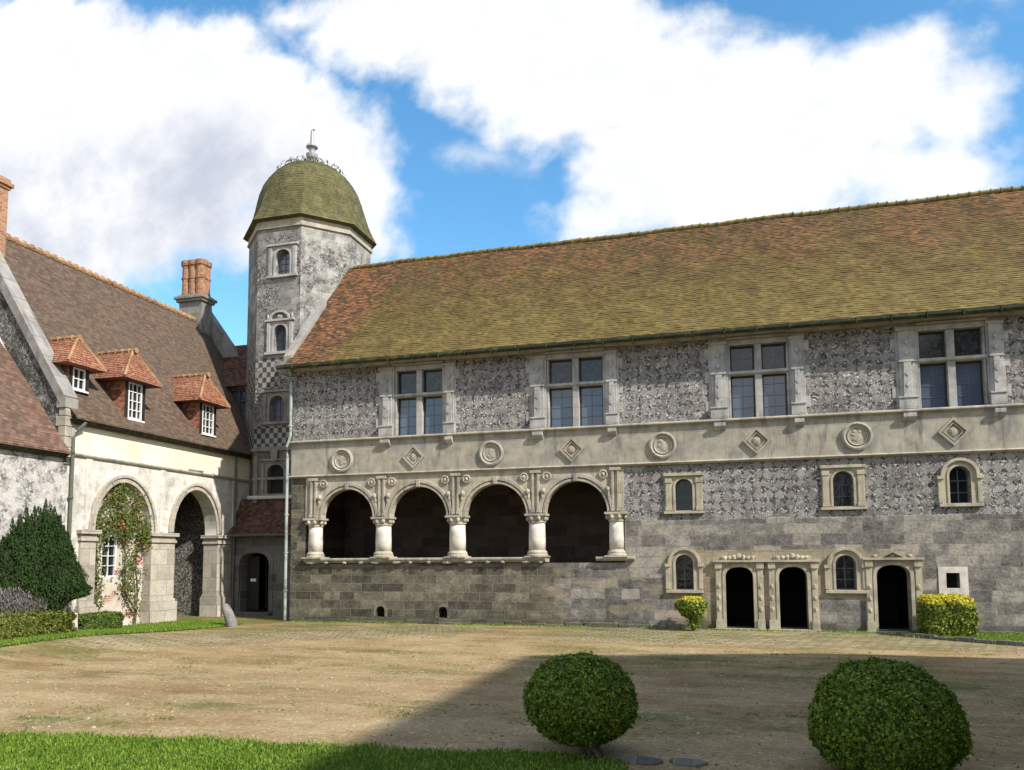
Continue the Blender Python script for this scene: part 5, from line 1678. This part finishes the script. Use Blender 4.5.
def leaves(name, mat, parent, pts, nrm, size, aspect=1.6, spread=0.7, up=None):
    """one mesh of small pointed leaves at pts (n x 3), turned roughly towards nrm"""
    n = len(pts)
    nrm = nrm + rng.normal(0, spread, (n, 3))
    nrm /= np.linalg.norm(nrm, axis=1, keepdims=True) + 1e-9
    t = rng.normal(0, 1, (n, 3)) if up is None else up + rng.normal(0, 0.35, (n, 3))
    t -= nrm * (t * nrm).sum(1, keepdims=True)
    t /= np.linalg.norm(t, axis=1, keepdims=True) + 1e-9
    b_ = np.cross(nrm, t)
    s = size * rng.uniform(0.6, 1.3, (n, 1))
    a = t * s * aspect / 2
    c = b_ * s / 2
    fold = nrm * s * 0.12
    V = np.stack([pts - a, pts + c + fold, pts + a, pts - c + fold], 1).reshape(-1, 3)
    o0 = np.zeros(3)
    q = parent
    while q is not None:
        o0 += np.array(q.location)
        q = q.parent
    V = V - o0
    me = bpy.data.meshes.new(name)
    me.vertices.add(4 * n)
    me.vertices.foreach_set('co', V.astype(np.float32).ravel())
    me.loops.add(4 * n)
    me.loops.foreach_set('vertex_index', np.arange(4 * n, dtype=np.int32))
    me.polygons.add(n)
    me.polygons.foreach_set('loop_start', np.arange(0, 4 * n, 4, dtype=np.int32))
    me.polygons.foreach_set('loop_total', np.full(n, 4, dtype=np.int32))
    me.update(calc_edges=True)
    me.validate()
    me.materials.append(M[mat])
    o = bpy.data.objects.new(name, me)
    COL.objects.link(o)
    if parent is not None:
        o.parent = parent
    return o


def sphere_dirs(n):
    d = rng.normal(0, 1, (n, 3))
    return d / np.linalg.norm(d, axis=1, keepdims=True)


def lump(d, seed, k=4.0, amp=0.06):
    r = np.random.default_rng(seed)
    out = np.zeros(len(d))
    for i in range(9):
        f = r.normal(0, k, 3)
        out += np.sin(d @ f + r.uniform(0, 6.28)) / 3
    return amp * out


def topiary(name, label, c, r, n, seed, flat=0.0, stem_to=None, leaf=0.03, group=None):
    """clipped ball: c centre, r radii"""
    t = thing(name, label, 'bush', (c[0], c[1], gz(c[0], c[1])), group)
    d = sphere_dirs(n)
    if flat:
        d[:, 2] = np.where(d[:, 2] < 0, d[:, 2] * (1 - flat), d[:, 2])
    depth = rng.uniform(0, 1, n) ** 2.2
    k = 1 + lump(d, seed, 3.0, 0.022) + lump(d, seed + 1, 9.0, 0.022) + lump(d, seed + 2, 22.0, 0.016) + rng.normal(0, 0.012, n) - depth * 0.16
    P = np.array(c) + d * np.array(r) * k[:, None]
    # stray shoots stand out of the clipped face
    m = 260
    ds = sphere_dirs(m)
    if flat:
        ds[:, 2] = np.where(ds[:, 2] < 0, ds[:, 2] * (1 - flat), ds[:, 2])
    ks = 1 + lump(ds, seed, 3.0, 0.022) + lump(ds, seed + 1, 9.0, 0.022)
    S, SN = [], []
    for q in range(7):
        S.append(np.array(c) + ds * np.array(r) * (ks + 0.012 * q * rng.uniform(0.4, 1.4, m))[:, None] + rng.normal(0, 0.008, (m, 3)))
        SN.append(ds)
    leaves('foliage', 'box_leaf', t, np.concatenate([P] + S), np.concatenate([d] + SN), leaf, 1.7, 0.65)
    core = MB().blob((0, 0, 0), (1, 1, 1), 28, 18)
    vv = np.array(core.v)
    vv = vv / np.linalg.norm(vv, axis=1, keepdims=True)
    vv = vv[:, [0, 2, 1]]
    if flat:
        vv2 = vv.copy()
        vv2[:, 2] = np.where(vv[:, 2] < 0, vv[:, 2] * (1 - flat), vv[:, 2])
        vv = vv2
    kk = 0.86 * (1 + lump(vv, seed, 3.0, 0.022))
    core.v = [tuple(p) for p in (np.array(c) + vv * np.array(r) * kk[:, None])]
    core.build('shade_core', 'core_shade', t, smooth=True)
    st_ = MB()
    for (dx_, dy_, lean) in ((0.0, 0.0, 0.06), (0.12, -0.10, 0.10), (-0.07, 0.03, 0.03), (0.16, -0.05, 0.02)):
        st_.tube([(c[0] + dx_ + lean + 0.1, c[1] + dy_, -0.05), (c[0] + dx_ + 0.05, c[1] + dy_, 0.12), (c[0] + dx_ * 2, c[1] + dy_, c[2])], [0.035, 0.03, 0.02], 7)
    st_.build('stem', 'bark', t)
    return t


topiary('topiary_ball', 'round clipped box bush on a short stem, smaller of the two in the foreground', (-1.79, 9.45, 0.65), (0.67, 0.66, 0.55), 42000, 3, 0.05, leaf=0.026)
topiary('topiary_ball', 'large domed clipped box bush, nearest at the lower right', (1.61, 9.45, 0.50), (0.765, 0.76, 0.72), 60000, 15, 0.25, leaf=0.026)


def clipped(name, label, mat, lo, hi, n, leaf, cat='hedge', round_=0.12, seed=1, group=None, ang=0.0, core=True):
    """a clipped block with soft corners"""
    lo, hi = np.array(lo), np.array(hi)
    c = (lo + hi) / 2
    h = (hi - lo) / 2
    t = thing(name, label, cat, (c[0], c[1], lo[2]), group)
    d = sphere_dirs(n)
    p = 6.0
    k = 1 / (np.abs(d) ** p).sum(1) ** (1 / p)
    # even out density over the faces
    Q = d * k[:, None]
    nr = np.sign(Q) * np.abs(Q) ** (p - 1)
    nr /= np.linalg.norm(nr, axis=1, keepdims=True)
    dep = rng.uniform(0, 1, n) ** 2
    kk = 1 + lump(Q, seed, 3.5, 0.05) + lump(Q, seed + 5, 9.0, 0.03) - dep * 0.16 + rng.normal(0, 0.018, n)
    O = Q * kk[:, None] * h
    ca, sa = math.cos(ang), math.sin(ang)
    Rm = np.array([[ca, -sa, 0], [sa, ca, 0], [0, 0, 1]])
    leaves('foliage', mat, t, c + O @ Rm.T, nr @ Rm.T, leaf, 1.6, 0.7)
    if core:
        b_ = MB()
        b_.box(-h[0] * 0.84, h[0] * 0.84, -h[1] * 0.9, h[1] * 0.9, -h[2], h[2] * 0.84, lambda u, v, w: tuple(c + Rm @ np.array([u, v, w])))
        b_.build('shade_core', 'core_shade', t, bevel=0.1)
    return t


clipped('hedge', 'low clipped hedge running off the left edge, yellowing on top', 'hedge_gold', (-18.55, 13.4, 0.30), (-17.95, 18.0, 0.96), 28000, 0.045, seed=4)
clipped('hedge', 'short dark green clipped hedge beside the white post', 'hedge_leaf', (-19.05, 18.85, 0.15), (-18.5, 20.4, 0.76), 14000, 0.045, seed=6)
gold = clipped('golden_shrub', 'block-clipped golden privet with bright yellow top beside the wide doorway', 'gold_leaf', (5.22, 23.85, 0.05), (6.52, 24.95, 1.22), 16000, 0.055, 'shrub', seed=7)
# the small golden shrub on a bare stem
sg = thing('golden_shrub', 'small golden shrub on a bare stem between lower window and left doorway', 'shrub', (-1.2, 24.6, 0.1))
n = 5200
d = sphere_dirs(n)
k = 1 + lump(d, 12, 3.5, 0.10) + rng.normal(0, 0.05, n) - rng.uniform(0, 1, n) ** 2 * 0.5
P = np.array((-1.15, 24.6, 0.86)) + d * np.array((0.44, 0.40, 0.33)) * k[:, None]
P[:, 2] = np.where(P[:, 2] > 1.12, 1.12 + (P[:, 2] - 1.12) * 0.4, P[:, 2])
m = 900
tt = rng.uniform(0, 1, m)
P2 = np.stack([-1.08 + rng.normal(0, 0.10, m) + 0.10 * tt, 24.6 + rng.normal(0, 0.10, m), 0.22 + tt * 0.5], 1)
leaves('foliage', 'gold_leaf', sg, np.concatenate([P, P2]), np.concatenate([d, sphere_dirs(m)]), 0.055, 1.6, 0.7)
b_ = MB()
for k in range(5):
    b_.tube([(-1.13 + 0.02 * k, 24.6, 0.05), (-1.18 + 0.03 * k, 24.6, 0.35), (-1.35 + 0.11 * k, 24.55 + 0.03 * k, 0.85)], [0.028, 0.022, 0.012], 6)
b_.build('stem', 'bark', sg)

# yew: many upright plumes
yew = thing('yew_tree', 'dark green bushy yew with upright plumes in front of the left wing', 'tree', (-19.0, 17.9, 0.3))
PTS, NRM = [], []
random.seed(31)
yc = np.array((-19.2, 17.9))
plumes = []
for k in range(230):
    a, rr = random.uniform(0, 2 * math.pi), math.sqrt(random.random())
    x_, y_ = yc[0] + 0.68 * rr * math.cos(a), yc[1] + 1.55 * rr * math.sin(a)
    top = 0.6 + (4.10 - 0.6) * (1 - rr ** 2.2 * 0.62) + random.uniform(-0.32, 0.10)
    if y_ > yc[1]:
        y_ = yc[1] + (y_ - yc[1]) * 0.84
        top -= 0.32 * (y_ - yc[1])
    plumes.append((x_, y_, top, random.uniform(0.17, 0.30), rr))
for (x_, y_, top, r0, rr) in plumes:
    n = 720
    bot = 0.42 + (0.85 * rr ** 1.3 if y_ > yc[1] else 0.35 * rr)
    t = rng.uniform(0, 1, n) ** 0.8
    z = bot + (top - bot) * t
    r = r0 * np.minimum(1.0, (1 - t) * 3.2 + 0.06) * np.minimum(1, 0.35 + t * 3) * np.sqrt(rng.uniform(0.25, 1, n))
    a = rng.uniform(0, 6.283, n)
    ln = np.clip(t * 1.6, 0, 1)
    k_ = 0.72 + 0.36 * ln
    PTS.append(np.stack([yc[0] + (x_ - yc[0]) * k_ + r * np.cos(a), yc[1] + (y_ - yc[1]) * k_ + r * np.sin(a), z], 1))
    NRM.append(np.stack([np.cos(a), np.sin(a), np.full(n, 0.3)], 1))
PTS, NRM = np.concatenate(PTS), np.concatenate(NRM)
leaves('foliage', 'yew_leaf', yew, PTS, NRM, 0.026, 3.0, 0.5, up=np.array([0, 0, 1.0]))
b_ = MB()
b_.tube([(-19.05, 18.0, 0.1), (-19.05, 17.9, 0.9), (-19.05, 17.8, 2.6)], [0.16, 0.13, 0.05], 9)
for k in range(7):
    a = k * 0.9
    b_.tube([(-19.05, 17.9, 0.3), (-19.05 + 0.3 * math.cos(a), 17.8 + 0.8 * math.sin(a), 0.9), (-19.05 + 0.5 * math.cos(a), 17.75 + 1.2 * math.sin(a), 1.9)], [0.06, 0.045, 0.02], 7)
b_.build('trunk', 'bark', yew)
cr_ = MB().blob((-19.2, 1.85, 17.9), (0.42, 1.25, 1.05), 18, 12, lambda u, v, w: (u, w, v), 0.05)
cr_.build('shade_core', 'core_shade', yew, smooth=True)

# lavender in front of the yew
lav = thing('lavender', 'faded grey purple lavender clump between the hedge and the yew', 'plant', (-18.7, 16.6, 0.35))
n = 9000
x_ = rng.uniform(-18.85, -18.5, n)
y_ = rng.uniform(14.8, 17.5, n)
h_ = (0.95 + 0.42 * rng.uniform(0, 1, n)) * (1 - 0.25 * ((y_ - 16.1) / 1.4) ** 2)
P = np.stack([x_, y_, 0.35 + h_ * rng.uniform(0.2, 1, n) ** 0.7], 1)
leaves('foliage', 'lav_leaf', lav, P, np.tile([0.9, -0.4, 0.2], (n, 1)), 0.022, 5.0, 0.6, up=np.array([0, 0, 1.0]))

# climbing rose round the walled-up arch
rose = thing('climbing_rose', 'climbing rose with reddening leaves trained round the walled-up arch', 'plant', L(XW - 0.2, 23.6, 0.0))
PT, b_ = [], MB()
random.seed(17)


def rose_path(pts, dens, wid, stem=True):
    pts = [np.array(p, float) for p in pts]
    for a, c in zip(pts[:-1], pts[1:]):
        ln = np.linalg.norm(c - a)
        m = int(dens * ln)
        t = rng.uniform(0, 1, m)[:, None]
        q = a + (c - a) * t
        cl = rng.normal(0, 1, (m, 2))
        PT.append(np.stack([q[:, 0] + cl[:, 0] * wid, q[:, 1] + cl[:, 1] * wid, q[:, 2] + rng.uniform(-0.05, 0.22, m)], 1))
    if stem:
        b_.tube([ML(p[0], p[1], p[2]) for p in pts], [0.035 - 0.02 * i / (len(pts) - 1) for i in range(len(pts))], 6)


# (u along the wall, height, proud)
rose_path([(23.55, 0.1, -0.15), (23.6, 1.2, -0.12), (23.4, 2.4, -0.1), (23.75, 3.5, -0.1), (23.3, 4.5, -0.1), (22.7, 5.0, -0.1)], 45, 0.10)
rose_path([(21.75, 0.1, -0.12), (21.65, 1.3, -0.1), (21.6, 2.5, -0.1), (21.55, 3.4, -0.1), (21.85, 4.4, -0.1), (22.6, 4.95, -0.1)], 70, 0.12)
rose_path([(23.5, 0.6, -0.12), (23.0, 1.2, -0.14), (22.95, 2.6, -0.15), (22.9, 3.7, -0.12)], 30, 0.09)
for k in range(40):
    u = random.uniform(21.45, 23.9)
    vmax = 3.39 + 1.70 * math.sqrt(max(0, 1 - ((u - 22.68) / 1.32) ** 2))
    v1 = random.uniform(3.35, vmax)
    rose_path([(u, v1, -0.12), (u + random.uniform(-0.3, 0.3), v1 - random.uniform(0.2, 0.7), -0.06)], 140, 0.12, False)
for k in range(26):
    u = random.choice([random.uniform(21.35, 21.95), random.uniform(22.8, 23.9), random.uniform(22.75, 23.2)])
    v1 = random.uniform(0.9, 3.4)
    rose_path([(u, v1, -0.12), (u + random.uniform(-0.15, 0.15), v1 - 0.5, -0.05)], 45, 0.09, False)
P = np.concatenate(PT)
P = P[(P[:, 2] > -0.26)]
Pw = np.array([ML(*p) for p in P])
leaves('foliage', 'rose_leaf', rose, Pw, np.tile([1.0, -0.3, 0.3], (len(Pw), 1)), 0.062, 1.4, 0.7)
b_.build('stem', 'bark', rose)
fl_ = []
for (u, v) in ((23.35, 2.35), (23.5, 2.3), (23.4, 2.45), (22.35, 1.95), (22.5, 3.65), (21.6, 0.7), (23.55, 2.42)):
    fl_.append(np.array(ML(u, v, 0.05)) + rng.normal(0, 0.05, (14, 3)))
leaves('flowers', 'petal', rose, np.concatenate(fl_), np.tile([1.0, -0.3, 0.3], (14 * 7, 1)), 0.06, 1.1, 0.8)

# weeds on the dome
n = 520
a = rng.uniform(0, 6.283, n)
cl = np.floor(a * 6) / 6 + rng.normal(0, 0.05, n)
rr = rng.choice([0.5, 0.9, 1.3, 1.65], n) + rng.normal(0, 0.08, n)
zz = np.interp(rr, [p[0] for p in PR[::-1]], [p[1] for p in PR[::-1]])
P = np.array([T(TX + r * math.cos(q), TY + r * math.sin(q), z + 0.03 + u) for r, q, z, u in zip(rr, cl, zz, rng.uniform(0, 0.20, n))])
wd = leaves('roof_weeds', 'weed', None, P, np.tile([0.3, -0.9, 0.2], (n, 1)), 0.05, 3.2, 0.6, up=np.array([0, 0, 1.0]))
tag(wd, 'small weeds growing on top of the tower dome', 'weeds', None, 'stuff')


# grass
def grass(name, poly, n, hgt, label, ymin=None):
    xs_, ys_ = [p[0] for p in poly], [p[1] for p in poly]
    out = []
    while len(out) < n:
        x_, y_ = random.uniform(min(xs_), max(xs_)), random.uniform(ymin or min(ys_), max(ys_))
        if inside((x_ + random.gauss(0, 0.10), y_ + random.gauss(0, 0.06) + 0.06 * math.sin(x_ * 3.1) + 0.05 * math.sin(x_ * 7.7 + 1)), poly):
            out.append((x_, y_, gz(x_, y_) + 0.02))
    P = np.array(out)
    h = hgt * rng.uniform(0.5, 1.3, n)
    P[:, 2] += h * 0.4
    a = rng.uniform(0, 6.283, n)
    o = leaves(name, 'grass', None, P, np.stack([np.cos(a), np.sin(a), np.full(n, 0.25)], 1), hgt * 0.28, 4.2, 0.25, up=np.array([0, 0, 1.0]))
    return tag(o, label, 'grass', None, 'stuff')


random.seed(44)
grass('grass', LAWN_FRONT, 60000, 0.055, 'bright green mown grass of the front left lawn', 6.6)
grass('grass', LAWN_FRONT_R, 22000, 0.055, 'shaded grass under the large domed bush', 7.2)
grass('grass', LAWN_LEFT, 42000, 0.07, 'grass bank along the left wing')
grass('grass', LAWN_RIGHT, 20000, 0.07, 'grass beside the golden shrub')
# a ragged fringe of grass at the foot of the long wall
n = 5000
x_ = rng.uniform(-15.4, 8.5, n)
y_ = YF - 0.12 - np.abs(rng.normal(0, 0.12, n))
keep = np.sin(x_ * 2.1) + np.sin(x_ * 0.83 + 1) + rng.normal(0, 0.5, n) > -0.4
P = np.stack([x_, y_, np.full(n, 0.12)], 1)[keep]
o = leaves('grass', 'grass', None, P, np.tile([0.2, -1.0, 0.2], (len(P), 1)), 0.02, 4.2, 0.5, up=np.array([0, 0, 1.0]))
tag(o, 'ragged grass growing along the foot of the long wall', 'grass', None, 'stuff')

# loose stones and little tufts scattered over the gravel
n = 4200
y_ = 8.8 + 13.5 * rng.uniform(0, 1, n) ** 1.5
x_ = rng.uniform(-15, 8.5, n)
ok = np.array([not (inside((a, b), LAWN_FRONT) or inside((a, b), LAWN_LEFT) or inside((a, b), LAWN_FRONT_R) or inside((a, b), LAWN_RIGHT)) for a, b in zip(x_, y_)])
x_, y_ = x_[ok], y_[ok]
vs, fs = [], []
for a, b in zip(x_, y_):
    r = random.uniform(0.008, 0.022) * (1.7 if random.random() < 0.05 else 1)
    z = gz(a, b)
    t = random.uniform(0, 6.28)
    k0 = len(vs)
    ring_ = [(a + r * random.uniform(0.75, 1.3) * math.cos(t + q * 1.2566), b + r * random.uniform(0.75, 1.2) * math.sin(t + q * 1.2566)) for q in range(5)]
    vs += [(p, q, z - 0.002) for p, q in ring_] + [(a + (p - a) * 0.6, b + (q - b) * 0.6, z + r * 0.75) for p, q in ring_]
    fs += [(k0 + q, k0 + (q + 1) % 5, k0 + 5 + (q + 1) % 5, k0 + 5 + q) for q in range(5)] + [tuple(k0 + 5 + q for q in range(5))]
st_ = MB().add(vs, fs).build('loose_gravel', 'gravel')
tag(st_, 'loose pale and dark pebbles strewn over the courtyard', 'gravel', None, 'stuff')
n = 260
tx, ty = rng.uniform(-15, 8, n), 9.3 + 15 * rng.uniform(0, 1, n) ** 0.8
PT = []
for a, b in zip(tx, ty):
    if math.sin(a * 0.9 + b * 0.4) + math.sin(b * 1.1 - 0.3 * a) + random.gauss(0, 0.6) < 0.3:
        continue
    m = random.randint(14, 60)
    q = rng.normal(0, 0.05 + 0.08 * random.random(), (m, 2)) * np.array([1.8, 1.0])
    PT.append(np.stack([a + q[:, 0], b + q[:, 1], np.full(m, gz(a, b) + 0.012)], 1))
PT = np.concatenate(PT)
wt = leaves('weeds', 'hedge_gold', None, PT, np.tile([0.1, -0.6, 0.8], (len(PT), 1)), 0.016, 2.6, 0.6)
tag(wt, 'small green and yellow weeds growing through the gravel', 'weeds', None, 'stuff')

# ------------------------------------------------------------------ small stones
gs = MB()
path = [(-16.32, 22.95, -0.1), (-16.42, 22.97, 0.25), (-16.62, 23.0, 0.62), (-16.72, 23.02, 0.80)]
gs.tube(path, [0.20, 0.19, 0.165, 0.12], 9)
gs.blob((-16.72, 0.80, 23.02), (0.125, 0.07, 0.125), 9, 6, lambda u, v, w: (u, w, v), 0.05)
tag(gs.build('guard_stone', 'darkstone', smooth=True), 'worn grey guard stone leaning at the edge of the left lawn', 'stone')
ps = MB()
ps.lathe([(0.14, 0.1), (0.13, 0.5), (0.12, 0.78), (0.08, 0.85)], (-18.55, 18.45), 8, lambda u, v, w: (u, w, v))
tag(ps.build('boundary_post', 'column', smooth=False, bevel=0.02), 'short pale stone post between the two left hedges', 'post')
for (x_, y_, a, b_, an) in ((-1.05, 9.28, 0.26, 0.16, 0.1), (-0.52, 9.34, 0.22, 0.14, -0.15)):
    sl = MB()
    pts = [(x_ + a * math.cos(t + an) * (1 + 0.12 * math.sin(3 * t)), y_ + b_ * math.sin(t + an)) for t in [k * 2 * math.pi / 12 for k in range(12)]]
    sl.prism(pts, -0.03, 0.035)
    tag(sl.build('paving_stone', 'porch', bevel=0.012), 'flat grey paving stone at the bottom edge, ' + ('beside the smaller ball bush' if x_ < -0.8 else 'further from the smaller ball bush'), 'stone', 'flat stones in the gravel')
kb = MB()
pts = [(4.55, 24.42), (5.35, 23.45), (6.55, 22.55), (8.15, 21.55), (9.9, 20.95)]
for (x0, y0), (x1, y1) in zip(pts[:-1], pts[1:]):
    dvec = Vector((x1 - x0, y1 - y0))
    nv = Vector((-dvec.y, dvec.x)).normalized() * 0.10
    n = max(1, int(dvec.length / 0.5))
    for k in range(n):
        p0, p1 = Vector((x0, y0)) + dvec * (k / n), Vector((x0, y0)) + dvec * ((k + 0.97) / n)
        h = random.uniform(0.13, 0.18)
        kb.prism([tuple(p0), tuple(p1), tuple(p1 + nv), tuple(p0 + nv)], 0.0, gz(p0.x, p0.y) + h - 0.05)
tag(kb.build('kerb', 'porch', bevel=0.015), 'low stone kerb of the right lawn', None, None, 'structure')
